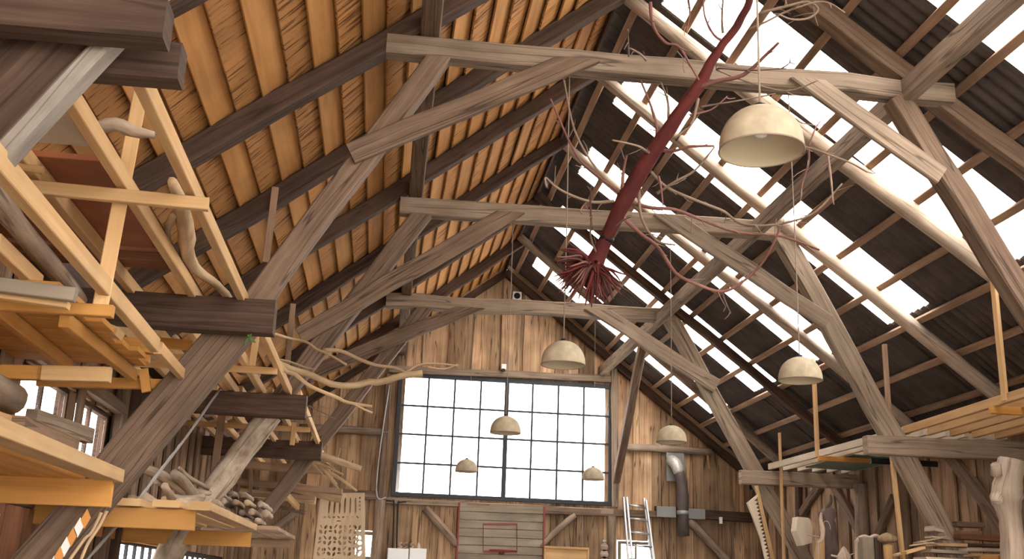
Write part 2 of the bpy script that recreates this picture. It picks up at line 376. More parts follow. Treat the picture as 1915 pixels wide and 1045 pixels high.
mesh_obj('roof_light_block', [roof_pt(-1, OFFE+.3, YN-.1, -.01), roof_pt(-1, OFFE+.3, DW+.1, -.01), roof_pt(-1, 0, DW+.1, -.01), roof_pt(-1, 0, YN-.1, -.01),
    roof_pt(-1, OFFE+.3, YN-.1, -.05), roof_pt(-1, OFFE+.3, DW+.1, -.05), roof_pt(-1, 0, DW+.1, -.05), roof_pt(-1, 0, YN-.1, -.05)],
    [(0, 1, 2, 3), (7, 6, 5, 4), (0, 4, 5, 1), (1, 5, 6, 2), (2, 6, 7, 3), (3, 7, 4, 0)], 'timber_dark', cl)  # unseen opaque layer added above the boards to block daylight
for y, w in ((-.6, .15), (1.5, .15), (3.45, .16), (5.35, .15), (7.25, .16), (8.93, .15), (10.68, .15), (12.62, .14), (14.95, .14), (17.0, .13)):
    p0, p1 = roof_pt(-1, .02, y+rnd.uniform(-.05, .05), .145), roof_pt(-1, OFFE-.05, y, .145)
    beam('rafter', p0, p1, w, .16, 'timber_dark', cl, up=UPN, rough=.012)

# ---- right roof: corrugated sheets, clear strips, battens, log rafters
cr_root = setting('ceiling_right', 'right roof slope of dark corrugated sheets with clear skylight strips', (4, 9, 6))
def corrugated(name, y0, y1, o0, o1, mat, down=0.):
    nw = max(2, round((y1-y0)/.131)); n = nw*6; V, F = [], []
    for i in range(n+1):
        y = y0+(y1-y0)*i/n; dz = .018*math.cos(2*math.pi*i/6)
        for off in (o0, o1): V.append(roof_pt(1, off, y, down+dz-.018))
    for i in range(n): F.append((2*i, 2*i+1, 2*i+3, 2*i+2))
    c = V[0].copy(); return mesh_obj(name, [v-c for v in V], F, mat, cr_root, Matrix.Translation(c), None, True)
OR = 4.98
strips = [(7.93+2.247*i, 8.97+2.247*i) for i in range(-5, 5)]
strips = [(a, min(b, DW-.02)) for a, b in strips if a < DW-.1]
edges = [YN-.1]
for a, b in strips:
    if b < YN: continue
    edges += [max(a, YN-.1), b]
edges.append(DW+.05)
for i in range(len(edges)-1):
    y0, y1 = edges[i], edges[i+1]
    if y1-y0 < .05: continue
    sky = any(abs(y0-a) < .02 or abs(y1-b) < .02 for a, b in strips) and y1-y0 < 1.1
    for r, (o0, o1) in enumerate(((.36, 2.02), (1.99, 3.64), (3.62, OR))):
        m = 'skylight' if sky and r < 2 else 'dark_sheet'
        corrugated('skylight_sheet' if m == 'skylight' else 'roof_sheet', y0-(.04 if not sky else 0), y1+(.04 if not sky else 0), o0, o1, m, -.004*r+(.0 if sky else -.006))
    corrugated('ridge_sheet', y0-.03, y1+.03, .0, .37, 'dark_sheet', -.012)
for i, off in enumerate([.2+.4375*j for j in range(12)]):
    p0, p1 = roof_pt(1, off, YN, .035), roof_pt(1, off, DW-.06, .035)
    beam('batten', p0, p1, .075, .045, 'batten', cr_root, up=(math.sin(SLOPE), 0, math.cos(SLOPE)), rough=.004, seg=14, bev=.004)
beam('ridge_board', (XR-.02, YN, ZA-.10), (XR-.02, DW-.06, ZA-.10), .03, .14, 'timber_dark', cr_root, rough=0)
UPR = (math.sin(SLOPE), 0, math.cos(SLOPE))
for kind, yt, yb, r, m in (('log', -.7, -.7, .08, 'log'), ('log', 1.5, 1.5, .08, 'log'), ('log', 3.4, 3.4, .08, 'log'), ('log', 5.3, 5.2, .08, 'log_pale'), ('sq', 7.42, 7.25, .085, 'timber'), ('log', 8.98, 8.75, .085, 'log_pale'), ('log', 10.57, 10.6, .075, 'log_pale'),
        ('log', 12.66, 12.66, .07, 'log_pale'), ('sq', 14.70, 14.72, .065, 'timber_dark'), ('log', 16.68, 17.1, .075, 'log')):
    p0, p1 = roof_pt(1, .05, yt, .06+r), roof_pt(1, OR-.15, yb, .06+r)
    if kind == 'log': tube('rafter', [p0, p0.lerp(p1, .33)+Vector((0, .03, 0)), p0.lerp(p1, .66)-Vector((0, .02, 0)), p1], [r*.85, r, r*1.05, r*1.1], m, cr_root, n=10, lump=.06)
    else: beam('rafter', p0, p1, r*1.9, r*1.8, m, cr_root, up=UPR, rough=.01)

# ---- windows
def window(name, label, axis, c, a0, a1, z0, z1, nx, nz, fw, mat='frame_metal', bar=.034, center=None, glass='glass', outward=1):
    root = setting(name, label, ((a0+a1)/2, c, z0) if axis == 'x' else (c, (a0+a1)/2, z0))
    def P(a, d, z): return (a, c+d, z) if axis == 'x' else (c+d*outward, a, z)
    def bar_(nm, A, B, w, h): return beam(nm, A, B, w, h, mat, root, rough=0, bev=.003)
    for z in (z0+fw/2, z1-fw/2): bar_('frame_rail', P(a0, 0, z), P(a1, 0, z), .06, fw)
    for a in (a0+fw/2, a1-fw/2): beam('frame_stile', P(a, 0, z0+fw), P(a, 0, z1-fw), .06, fw, mat, root, up=(1, 0, 0) if axis == 'x' else (0, 1, 0), rough=0, bev=.003)
    xs = [a0+fw+(a1-a0-2*fw)*i/nx for i in range(nx+1)]; zs = [z0+fw+(z1-z0-2*fw)*i/nz for i in range(nz+1)]
    for i, a in enumerate(xs[1:-1], 1):
        w = center if (center and i == nx//2) else bar
        beam('mullion' if w != bar else 'glazing_bar', P(a, 0, z0+fw), P(a, 0, z1-fw), .035 if w == bar else .06, w, mat, root, up=(1, 0, 0) if axis == 'x' else (0, 1, 0), rough=0, bev=.002)
    for z in zs[1:-1]: bar_('glazing_bar', P(a0+fw, 0, z), P(a1-fw, 0, z), .03, bar)
    for i in range(nx):
        for j in range(nz):
            m = glass if not (glass == 'glass' and axis == 'x' and nx == 8 and (i*7+j*3) % 5 == 0 and i > 4) else 'dusty_glass'
            s = Vector(P((xs[i]+xs[i+1])/2, .008, (zs[j]+zs[j+1])/2)); dx, dz = xs[i+1]-xs[i]-.004, zs[j+1]-zs[j]-.004
            box('pane', s, (dx, .004, dz) if axis == 'x' else (.004, dx, dz), m, root, bev=0)
    return root
window('window_1', 'large workshop window with dark frame and four rows of panes', 'x', DW-.09, WX1-.02, WX2+.02, WZ1-.02, WZ2+.02, 8, 4, .075, center=.08)
window('window_2', 'small pale-framed window beside the fretwork panel', 'x', DW-.085, *SW[0], 1, 2, .06, 'timber_pale', .05)
window('window_3', 'small pale-framed window behind the aluminium ladder', 'x', DW-.085, *SW[1], 2, 2, .05, 'timber_pale', .03)
window('window_4', 'two-pane side window near the round log end', 'y', XL, *LWIN[0], 2, 1, .035, 'timber_dark', .03)
window('window_5', 'two-pane side window next to the thick leaning strut', 'y', XL, *LWIN[1], 2, 1, .035, 'timber_dark', .03)
window('window_6', 'black framed side window under the driftwood shelf', 'y', XL, *LWIN[2], 8, 1, .06, 'black', .03)
window('window_7', 'black framed side window farthest along the left wall', 'y', XL, *LWIN[3], 8, 1, .06, 'black', .03)

# ================================================================== TIMBER FRAME
tr_data = {}
def truss(y, label): 
    t = thing('roof_truss', (XR, y, 0), label, 'roof truss', 'roof trusses across the barn'); tr_data[y] = t; return t
def tb(t, name, q0, q1, w, h, y, mat='timber', **k): return beam(name, atY(*q0, y), atY(*q1, y), w, h, mat, t, up=(0, 0, 1), rough=k.pop('rough', .012), **k)
# truss carrying the red tree's crown (d1)
t = truss(D1, 'weathered roof truss whose collar the red tree trunk crosses near its crown')
beam('collar_beam', (-.2, D1, 5.50), (4.32, D1, 5.52), .15, .165, 'timber_pale', t, rough=.01)
tb(t, 'brace', (1080, 112), (655, 288), .06, .165, D1-.11, hcut=(1, 0))
tb(t, 'strut', (834, 92), (445, 615), .14, .17, D1)
tb(t, 'strut', (452, 600), (52, 1075), .16, .27, D1+.05)
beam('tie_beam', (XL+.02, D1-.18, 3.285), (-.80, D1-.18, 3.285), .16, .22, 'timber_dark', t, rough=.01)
tb(t, 'brace', (1510, 150), (1760, 330), .06, .17, D1-.11, 'timber_pale', hcut=(1, 0))
beam('strut', (3.85, D1, 5.45), (6.25, D1, 1.2), .16, .18, 'timber', t, rough=.01)
beam('tie_beam', (4.95, D1, 3.24), (XRW-.03, D1, 3.24), .18, .2, 'timber', t)
# d2
t = truss(D2, 'weathered roof truss behind the red tree roots with bark-edged lower strut')
beam('collar_beam', atY(748, 386, D2), atY(1500, 436, D2), .15, .185, 'timber_pale', t, rough=.012)
tb(t, 'brace', (955, 397), (560, 628), .06, .19, D2-.11, hcut=(1, 0))
tb(t, 'strut', (800, 388), (480, 808), .15, .19, D2)
tube('bark_strut', [atY(508, 774, D2-.0), atY(470, 822, D2-.0), atY(420, 890, D2-.0), atY(350, 980, D2), atY(306, 1060, D2-.0)], [.115, .12, .13, .135, .14], 'bark', t, n=9, lump=.1)
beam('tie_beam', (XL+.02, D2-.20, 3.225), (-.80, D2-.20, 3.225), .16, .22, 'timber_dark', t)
tb(t, 'strut', (1448, 420), (1808, 1070), .15, .215, D2, 'timber_pale')
tb(t, 'brace', (1252, 405), (1548, 602), .06, .19, D2-.11, 'timber_pale', hcut=(1, 0))
beam('tie_beam', atY(1618, 832, D2-.12), (XRW-.03, D2-.12, 3.18), .12, .2, 'timber_pale', t)
# d3
t = truss(D3, 'weathered roof truss nearest the gable wall and its big window')
beam('collar_beam', atY(722, 562, D3), atY(1262, 591, D3), .16, .20, 'timber_pale', t, rough=.012)
tb(t, 'brace', (880, 575), (575, 702), .06, .2, D3-.11, hcut=(1, 0))
tb(t, 'strut', (800, 568), (490, 965), .15, .2, D3)
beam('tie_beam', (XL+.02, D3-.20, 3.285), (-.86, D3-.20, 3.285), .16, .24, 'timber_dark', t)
tb(t, 'strut', (1250, 590), (1518, 1072), .15, .22, D3, 'timber_pale')
tb(t, 'brace', (1118, 580), (1340, 722), .06, .21, D3-.11, 'timber_pale', hcut=(1, 0))
beam('tie_beam', atY(1384, 892, D3-.14), (XRW-.03, D3-.14, 3.24), .12, .2, 'timber_pale', t)
# d0
t = truss(D0, 'roof truss above the viewer, with doubled dark tie beams clamping a pale strut')
beam('collar_beam', (-.2, D0, 5.50), (4.3, D0, 5.52), .15, .165, 'timber_pale', t)
beam('tie_beam', (XL+.02, D0-.14, 3.42), (-.84, D0-.14, 3.41), .12, .145, 'timber_dark', t)
beam('tie_beam', (XL+.02, D0+.14, 3.40), (-.84, D0+.14, 3.40), .12, .15, 'timber_dark', t)
beam('strut', (.2, D0, 5.45), atY(-40, 345, D0), .10, .07, 'strut_grey', t)
for q0, q1, h in (((128, 68), (-60, 262), .16), ((50, 55), (-110, 215), .17), ((165, 110), (-30, 320), .09)): beam('strut_plank', atY(*q0, D0+.02), atY(*q1, D0+.02), .05, h, 'timber_dark', t, rough=.008)
beam('strut', (3.85, D0, 5.45), (6.25, D0, 1.2), .14, .16, 'timber', t)
beam('brace', (1.3, D0-.11, 5.6), (-.6, D0-.11, 4.4), .06, .16, 'timber', t)
beam('brace', (2.8, D0-.11, 5.6), (4.7, D0-.11, 4.4), .06, .16, 'timber', t)
beam('tie_beam', (4.95, D0, 3.24), (XRW-.03, D0, 3.24), .18, .2, 'timber', t)
# purlins
pl_ = beam('purlin', (.10, YN, 5.66), (.16, DW-.08, 5.66), .15, .15, 'timber'); tag(pl_, 'dark purlin lying on the collars below the orange boards', 'beam')
pl_ = beam('purlin', (3.96, YN, 5.50), (3.88, DW-.08, 5.50), .11, .19, 'timber_pale'); tag(pl_, 'pale purlin below the skylights, passing the collar ends', 'beam')
wbz = beam('wind_brace', atY(1203, 640, 17.0), atY(1152, 898, DW-.14), .13, .15, 'timber'); tag(wbz, 'dark sloping brace between purlin and gable wall beside the big window', 'beam')

# ================================================================== PENDANT LAMPS
def lamp(u, v, y, ztop, label):
    c = atY(u, v, y); R0 = .157
    t = thing('pendant_lamp', c, label, 'lamp', 'dome pendant lamps hung from the collars'); M = Matrix.Translation(c)
    prof = [(R0*1.0, 0)] + [(R0*math.cos(a)*(1.0), .012+.165*math.sin(a)**.9) for a in [i*math.pi/2/12 for i in range(0, 13)]]
    prof[-1] = (.004, prof[-1][1])
    sh = lathe('shade', prof, 'shade', t, M)
    inn = [(max(r-.006, .003), z-.004) for r, z in prof]; inn[0] = (R0-.001, 0.); inn[1] = (R0-.006, .006)
    lathe('lining', inn[::-1], 'shade_inner', sh, M)
    tube('rim', [c+Vector((R0*math.cos(a), R0*math.sin(a), .002)) for a in [2*math.pi*i/32 for i in range(33)]], .0035, 'cord', sh, n=5, sm=1)
    lathe('holder', [(.002, .19), (.022, .19), (.024, .175), (.03, .165)], 'black', t, M, 12)
    lathe('bulb', [(.002, .055), (.022, .062), (.032, .082), (.028, .105), (.016, .125), (.014, .17)], 'bulb', t, M, 14)
    top = Vector((c.x, y, ztop)); tube('cord', [c+Vector((0, 0, .185)), c.lerp(top, .5)+Vector((.004, 0, 0)), top], .0045, 'cord', t, n=5)
lamp(1424, 283, D0, 5.42, 'largest-looking cracked dome lamp hung beside the red tree crown')
lamp(1053, 683, D1, 5.42, 'beige dome lamp on a long cord in front of the boards above the big window')
lamp(1497, 712, D1, 5.42, 'beige dome lamp hung before the corrugated roof by the thin upright slat')
lamp(945, 810, D2, 5.40, 'dome lamp hung before the thick window mullion')
lamp(1256, 827, D2, 5.40, 'dome lamp hung above the grey duct elbow')
lamp(872, 882, D3, 5.42, 'small dome lamp before the left half of the window panes')
lamp(1109, 897, D3, 5.42, 'small dome lamp before the right edge of the window panes')

# ================================================================== LEFT LOFT
wood('plywood', (.40,.28,.18), (.49,.355,.235), (.56,.42,.29), gu=.6, gv=8, vary=.05, bump=.1, stain=.12)
plain('tarp', (.10,.20,.17), .35, noise=.3, nscale=9)
plain('pale_sheet', (.56,.46,.35), .8, noise=.12, nscale=5)
plain('panel_red', (.30,.10,.045), .6, noise=.25, nscale=3)
plain('aluminium', (.62,.63,.65), .35, .85)
plain('duct_brown', (.11,.085,.08), .55, noise=.2)
plain('duct_foil', (.66,.64,.60), .45, .3, noise=.2, nscale=25)
plain('grey_panel', (.27,.27,.26), .7, noise=.15)
plain('paint_red', (.24,.055,.045), .7)
plain('paint_orange', (.62,.26,.06), .6)
plain('card_white', (.80,.76,.70), .7)
plain('rope', (.34,.31,.29), .9)
plain('foliage', (.10,.15,.05), .8)
wood('driftwood', (.22,.15,.10), (.38,.285,.205), (.52,.41,.31), gu=2.5, gv=14, vary=.22, bump=.5)
wood('driftwood_tan', (.32,.20,.10), (.47,.32,.185), (.58,.42,.27), gu=2.5, gv=14, vary=.2, bump=.4)
wood('grey_plank', (.19,.15,.11), (.28,.225,.165), (.36,.295,.225), gu=.7, gv=12, vary=.12)
wood('dark_carved', (.05,.03,.025), (.10,.065,.055), (.16,.11,.09), gu=2, gv=8, vary=.1)

def lum(name, p0, p1, w, h, parent=None, mat='lumber', **k): return beam(name, p0, p1, w, h, mat, parent, rough=k.pop('rough', .002), bev=.004, **k)
# upper joists between the doubled tie and the next truss
t = thing('loft_frame', (-1.4, 5.4, 3.36), 'pale pine joist frame of the loft nearest the doubled tie beams', 'loft')
for x, a, b in ((-1.03, D0+.2, D1+.1), (-1.35, D0+.25, D1+.1), (-1.745, D0+.25, D1+.1)): lum('joist', (x, a, 3.425), (x, b, 3.42), .05, .085, t)
lum('cross_bar', (-2.2, 4.86, 3.33), (-.935, 4.97, 3.335), .04, .065, t)
lum('cross_bar', (-2.2, 4.6, 3.35), atY(81, 319, 4.62), .03, .03, t)
lum('hanger', atY(266, 158, 5.02), atY(187, 576, 5.02), .022, .07, t, up=(1, .25, 0))
# hanging rack below it
t = thing('lumber_rack', (-1.8, 6, 2.8), 'orange pine rack hung below the loft, with long sloping-looking side rail', 'rack')
lum('side_rail', atZ(-45, 255, 2.90), atZ(290, 645, 2.90), .05, .085, t)
lum('side_rail', atZ(296, 650, 2.90), atZ(349, 710, 2.90), .045, .075, t)
lum('rail', atZ(-30, 560, 2.86), atZ(128, 684, 2.86), .05, .08, t, 'lumber_orange'); lum('rail', atZ(120, 598, 2.86), atZ(250, 702, 2.86), .05, .08, t, 'lumber_orange')
lum('rail', atZ(-10, 452, 2.98), atZ(70, 528, 2.98), .05, .08, t)
lum('cross_bar', atY(-60, 566, 5.0), atY(212, 583, 5.0), .05, .055, t, 'lumber_orange')
lum('cross_bar', atY(-60, 694, 6.15), atY(84, 698, 6.15), .06, .08, t, 'lumber_orange'); lum('cross_bar', atY(80, 698, 6.10), atY(207, 701, 6.10), .06, .085, t, 'lumber')
lum('cross_bar', atY(70, 712, 7.30), atY(362, 721, 7.30), .05, .07, t, 'lumber_orange')
lum('bracket', atY(268, 690, 7.22), atY(274, 733, 7.22), .03, .06, t, 'lumber_orange')
rr = random.Random(21)
labs = ['orange plank laid across the rack beside its long rail', 'orange plank across the rack, second from the tie beam', 'orange plank across the rack above the boxed cross bars', 'wide orange plank across the rack, by the far cross bar', 'knotty orange plank across the rack over the lower rails', 'narrow orange plank across the rack next to the wide one', 'orange plank across the rack nearest the viewer', 'short orange plank across the rack behind the cream block']
y = 5.12
for i in range(8):
    w = (.20, .24, .22, .28, .26, .18, .25, .24)[i]; x1 = (-1.62, -1.6, -1.66, -1.58, -1.63, -1.6, -1.55, -1.6)[i]
    o_ = lum('stored_plank', (-2.42, y+w/2, 2.925), (x1, y+w/2, 2.925), w-.012, .03, None, 'lumber_orange'); tag(o_, labs[i], 'plank', 'planks on the hanging rack'); y += w+.01
for q0, q1, yy, w, h, m, lb in (((-40, 528), (142, 552), 4.7, .05, .062, 'grey_plank', 'grey-brown squared plank lying on the rack cross bar'),
        ((-30, 548), (128, 572), 4.78, .06, .03, 'lumber', 'thin cream plank under the grey squared plank'),
        ((196, 640), (290, 650), 7.0, .07, .085, 'lumber_orange', 'thick orange offcut on the rack beside its side rail'),
        ((294, 640), (361, 646), 8.1, .06, .075, 'lumber_orange', 'orange offcut end poking past the thick leaning strut'),
        ((252, 669), (280, 671), 7.05, .05, .05, 'lumber_orange', 'small orange block on the rack above the pale bracket'),
        ((178, 606), (225, 625), 6.2, .16, .05, 'lumber', 'cream block wedged under the rack side rail'),
        ((300, 668), (352, 668), 8.3, .05, .045, 'lumber', 'short pale offcut under the orange offcut')):
    o_ = lum('offcut', atY(*q0, yy), atY(*q1, yy), w, h, None, m); tag(o_, lb, 'plank')
o_ = box('plywood_sheet', (-1.66, 4.17, 3.474), (.60, 1.0, .012), 'pale_sheet', bev=.002); tag(o_, 'cream plywood sheet lying on the loft joists by the pale strut', 'sheet')
for y0, y1, m, lb in ((4.85, 5.22, 'panel_red', 'red-brown board on the loft next to the plywood sheet'), (5.36, 6.22, 'panel_red', 'large smooth red-brown panel on the loft joists'), (6.30, 6.47, 'red_board', 'narrow reddish plank next to the large red-brown panel'), (6.50, 6.68, 'red_board', 'narrow reddish plank nearest the dark tie beam')):
    o_ = box('stored_board', (-1.87, (y0+y1)/2, 3.485), (1.02, y1-y0, .03), m, bev=.003); tag(o_, lb, 'board')
o_ = tube('grey_log', [atZ(-30, 340, 3.08), atZ(60, 455, 3.08), atZ(148, 560, 3.08)], [.055, .05, .045], 'log', n=9, lump=.1); tag(o_, 'dark grey log lying between the loft and the rack rail', 'log')
o_ = tube('driftwood', [atZ(180, 240, 3.54), atZ(215, 232, 3.56), atZ(250, 245, 3.54), atZ(290, 253, 3.53)], [.03, .032, .03, .016], 'driftwood', n=9, lump=.12); tag(o_, 'short bent driftwood piece lying across the loft joists near the strut', 'driftwood')
t = thing('driftwood', atZ(340, 360, 3.5), 'long knobbly forked driftwood lying between two loft joists', 'driftwood')
tube('stem', [atZ(q[0], q[1], 3.52) for q in ((322, 340), (338, 380), (348, 430), (352, 478), (372, 508), (405, 532), (428, 556))], [.028, .042, .05, .045, .035, .028, .026], 'driftwood_tan', t, n=9, lump=.14)
tube('fork', [atZ(q[0], q[1], 3.5) for q in ((325, 400), (312, 430), (318, 462))], [.02, .026, .012], 'driftwood_tan', t, n=7, lump=.1)
o_ = tube('stick', [atZ(340, 490, 3.50), atZ(358, 525, 3.5), atZ(381, 560, 3.5)], .011, 'branch', n=6); tag(o_, 'thin stick lying against the middle loft joist', 'stick')
# ---- further bays
def bay(label, ya, yb, xs, z, cross):
    t = thing('loft_frame', (xs[0], (ya+yb)/2, z-.05), label, 'loft')
    for x in xs: lum('joist', (x, ya, z), (x, yb, z-.01), .05, .08, t)
    for c in cross: lum('cross_bar', *c, t)
    return t
t = bay('pale joist frame of the loft behind the thick leaning strut', D1+.12, D2+.1, (-.99, -1.26, -1.53, -1.80, -2.07, -2.33), 3.40, [((-2.4, 9.15, 3.32), (-.98, 9.2, 3.33), .04, .06)])
lum('hanger', atY(480, 620, 9.12), atY(471, 684, 9.12), .025, .06, t, up=(1, .2, 0)); lum('hanger', atY(515, 350, 8.75), atY(497, 490, 8.75), .022, .06, t, up=(1, .2, 0), mat='batten')
t = bay('pale joist frame of the loft above the driftwood pile', D2+.12, D3+.1, (-.92, -1.2, -1.5, -1.75, -2.0, -2.25), 3.42, [((-2.4, 12.9, 3.34), (-.92, 12.95, 3.34), .04, .06)])
lum('hanger', atY(548, 568, 11.0), atY(536, 694, 11.0), .025, .06, t, up=(1, .2, 0), mat='batten'); lum('hanger', atY(416, 770, 12.0), atY(389, 968, 12.0), .03, .085, t, up=(1, .2, 0), mat='batten')
lum('hanger', atY(550, 790, 12.9), atY(546, 832, 12.9), .03, .06, t, up=(1, .2, 0))
t = bay('pale joist frame of the loft next to the gable wall', D3+.14, DW-.2, (-.95, -1.3, -1.65, -2.0), 3.44, [((-2.4, 16.0, 3.36), (-.95, 16.05, 3.36), .05, .10)])
# odd wood stored on those lofts
rr = random.Random(5)
names = ['near the leaning strut', 'beside the green sprig', 'against the outer joist', 'under the orange rafters', 'by the loft hanger', 'over the second tie beam', 'deep in the loft by the wall', 'under the slanted hanger', 'behind the forked branch', 'over the bark-edged strut', 'in the loft corner', 'beside the long hanger']
for i in range(12):
    ya = 7.9+i*.55; x = -2.2+rr.random()*.9; yb = ya+rr.uniform(.5, 1.1)
    o_ = tube('stored_log', [(x, ya, 3.50+rr.random()*.03), (x+rr.uniform(-.1, .1), (ya+yb)/2, 3.53), (min(x+rr.uniform(-.2, .3), -1.05), yb, 3.52)], [rr.uniform(.03, .06), rr.uniform(.03, .06), rr.uniform(.02, .05)], rr.choice(['driftwood', 'log', 'driftwood_tan']), n=8, lump=.1)
    tag(o_, 'weathered log stored on the loft, '+names[i], 'log', 'logs stored on the left loft')
t = thing('sprig', atY(465, 632, 7.05), 'small dry green sprig stuck under the dark tie beam end', 'plant')
for k in range(9):
    a = atY(466, 630, 7.05); d = Vector((rr.uniform(-.05, .05), rr.uniform(-.03, .03), rr.uniform(-.06, .02))); tube('leaf', [a, a+d*.6, a+d], [.004, .010, .002], 'foliage', t, n=5)
# long branches poking out of the loft
def limb(name, px, y, r, label, mat='driftwood_tan', subs=(), cat='branch'):
    pts = [atY(u, v, y+(dy if len(q) > 2 else 0)) for q in px for (u, v, dy) in [(q[0], q[1], q[2] if len(q) > 2 else 0)]]
    t = thing(name, pts[0], label, cat)
    tube('stem', pts, list(r), mat, t, n=8, lump=.09)
    for sp, sr in subs:
        tube('twig', [atY(q[0], q[1], y+(q[2] if len(q) > 2 else 0)) for q in sp], list(sr), mat, t, n=6, lump=.08)
    return t
limb('branch', ((500, 668, -.3), (545, 690), (584, 702), (620, 718), (660, 721), (690, 714), (712, 714), (750, 703), (790, 698)), 9.9, (.03, .034), 'long pale branch reaching over to the big window corner', subs=[(((735, 706), (760, 696), (784, 682), (820, 680), (858, 684)), (.018, .007)), (((604, 654), (636, 656), (664, 668), (700, 682), (740, 688), (762, 700)), (.02, .014)), (((800, 686), (830, 690), (856, 681)), (.008, .005))])
limb('branch', ((500, 640, -.4), (530, 690), (552, 700), (580, 722), (628, 742), (650, 752), (696, 760)), 9.6, (.022, .012), 'pale branch with a forked tip below the longest branch', subs=[(((660, 754), (682, 766), (697, 772)), (.012, .008))])
limb('branch', ((505, 622, -.3), (540, 632), (574, 640), (592, 653), (612, 661), (648, 682)), 9.7, (.014, .011), 'thin brown branch sticking out beside the dark tie beam end')
limb('branch', ((500, 668), (540, 676), (574, 688), (590, 690)), 9.4, (.013, .006), 'short pale stick lying over the outer loft joist')
limb('branch', ((560, 752), (590, 765), (622, 780)), 10.9, (.008, .003), 'wispy twig at the end of the second tie beam', mat='branch', subs=[(((585, 762), (600, 760), (620, 765)), (.005, .002)), (((570, 780), (600, 778), (628, 782)), (.006, .002))])
limb('log', ((560, 838), (603, 852), (640, 865), (675, 877)), 15.1, (.05, .045), 'pale stripped log poking out past the third tie beam', subs=[(((628, 862), (634, 848), (636, 838)), (.012, .006)), (((650, 868), (655, 862), (652, 858)), (.008, .004))])
for i, (q0, q1, r) in enumerate((((588, 866), (642, 888), .022), ((590, 864), (633, 914), .022), ((610, 880), (667, 918), .024), ((594, 870), (630, 905), .018), ((596, 862), (648, 872), .014), ((575, 862), (606, 890), .02), ((585, 858), (625, 876), .018))):
    o_ = tube('stick', [atY(*q0, 15.25+.05*i), (atY(*q0, 15.25+.05*i)+atY(*q1, 15.2))/2+Vector((0, 0, .02)), atY(*q1, 15.2)], [r, r*.9, r*.6], 'driftwood_tan', n=7, lump=.1)
    tag(o_, ('nearly level stick under the stripped log', 'steepest stick of the pale bundle', 'longest sloping stick of the pale bundle', 'stick between the steepest and the longest one', 'thin stick just under the stripped log', 'stick close under the third tie beam', 'stick crossing the bundle at the tie beam end')[i], 'stick', 'bundle of pale sticks by the third tie beam')

# ---- shelves along the left wall
t = thing('wall_shelf', (-2.1, 6, 2.1), 'orange plank shelf high on the wall before the thick leaning strut', 'shelf')
for i, x in enumerate((-2.38, -2.17, -1.96)): lum('plank', (x, 3.2, 2.17), (x, 6.98, 2.17), .20, .045, t, 'lumber_orange')
lum('edge_plank', (-1.73, 3.2, 2.185), (-1.70, 6.98, 2.185), .15, .08, t)
lum('fascia', (XL+.03, 6.9, 2.065), (-1.665, 6.9, 2.07), .05, .165, t, 'lumber_orange', rough=.003)
for q0, q1, z, w, h, m, lb in (((58, 780), (166, 815), 2.44, .07, .10, 'timber_pale', 'thick grey-brown plank lying before the two-pane side windows'), ((30, 790), (134, 830), 2.335, .09, .075, 'side_board', 'short brown plank under the thick grey-brown plank'), ((-20, 778), (50, 802), 2.34, .08, .06, 'lumber', 'pale plank end beside the round log on the shelf')):
    o_ = lum('plank', atZ(*q0, z), atZ(*q1, z), w, h, None, m, rough=.004); tag(o_, lb, 'plank')
lc = atY(22, 746, 6.0); o_ = tube('round_log', [(lc.x, 4.8, lc.z-.0), (lc.x, 6.0, lc.z)], .085, 'driftwood', n=14, lump=.04); tag(o_, 'thick pale round log on the shelf by the side window', 'log')
hb = beam('header_beam', (-2.4, 7.2, 3.02), (-2.4, 9.9, 3.02), .10, .10, 'timber', wlft); 
beam('header_beam', (-2.42, 7.2, 2.46), (-2.42, 9.9, 2.46), .07, .06, 'timber', wlft)
beam('wall_post', (-2.4, 8.57, 2.5), (-2.4, 8.57, 3.0), .06, .06, 'timber', wlft, up=(1, 0, 0)); beam('wall_post', (-2.4, 9.85, .0), (-2.4, 9.85, 3.6), .12, .10, 'timber', wlft, up=(1, 0, 0)); beam('wall_post', (-2.4, 10.3, .0), (-2.4, 10.3, 3.6), .10, .10, 'timber_dark', wlft, up=(1, 0, 0))
beam('wall_rail', (-2.42, 3.5, 2.07), (-2.42, 9.8, 2.07), .05, .12, 'timber', wlft)
for i in range(16): beam('red_lining_board', (-2.40, 6.5+i*.165, .2), (-2.40, 6.5+i*.165, 2.0), .15, .02, 'red_board', wlft, up=(1, 0, 0), rough=.003)
nb = box('notice_sheet', (-2.38, 6.98, 1.78), (.012, .26, .30), 'card_white', bev=0.002); tag(nb, 'grey and white notice pinned on the reddish boards', 'notice')
# shelf with driftwood
t = thing('wall_shelf', (-1.9, 9.3, 1.95), 'orange plank shelf under the driftwood pile above the black framed window', 'shelf')
for i, x in enumerate((-2.32, -2.04, -1.76, -1.49)): lum('plank', (x, 7.72, 2.075), (x, 10.75, 2.075), .19, .05, t, 'lumber')
lum('edge_plank', (-1.26, 7.72, 2.07), (-1.26, 10.75, 2.07), .14, .06, t)
lum('fascia', (XL+.03, 7.85, 1.975), (-1.3, 7.85, 1.975), .05, .14, t, 'lumber_orange'); lum('fascia', (XL+.03, 10.6, 1.95), (-1.22, 10.6, 1.95), .05, .14, t, 'lumber_orange')
lum('rail', (-2.42, 7.9, 1.94), (-2.42, 13.8, 1.94), .05, .09, t, 'lumber_orange')
rr = random.Random(11); DL = 'driftwood pile on the window shelf'
def drift(pts, y, r, label, mat='driftwood', dy=.25):
    P = [atY(u, v, y+dy*i) for i, (u, v) in enumerate(pts)]; o_ = tube('driftwood', P, r, mat, n=9, lump=.1); tag(o_, label, 'driftwood', DL); return o_
drift(((258, 873), (304, 890), (350, 926)), 9.0, [.035, .045, .03], 'thick grey driftwood log propped highest on the shelf pile')
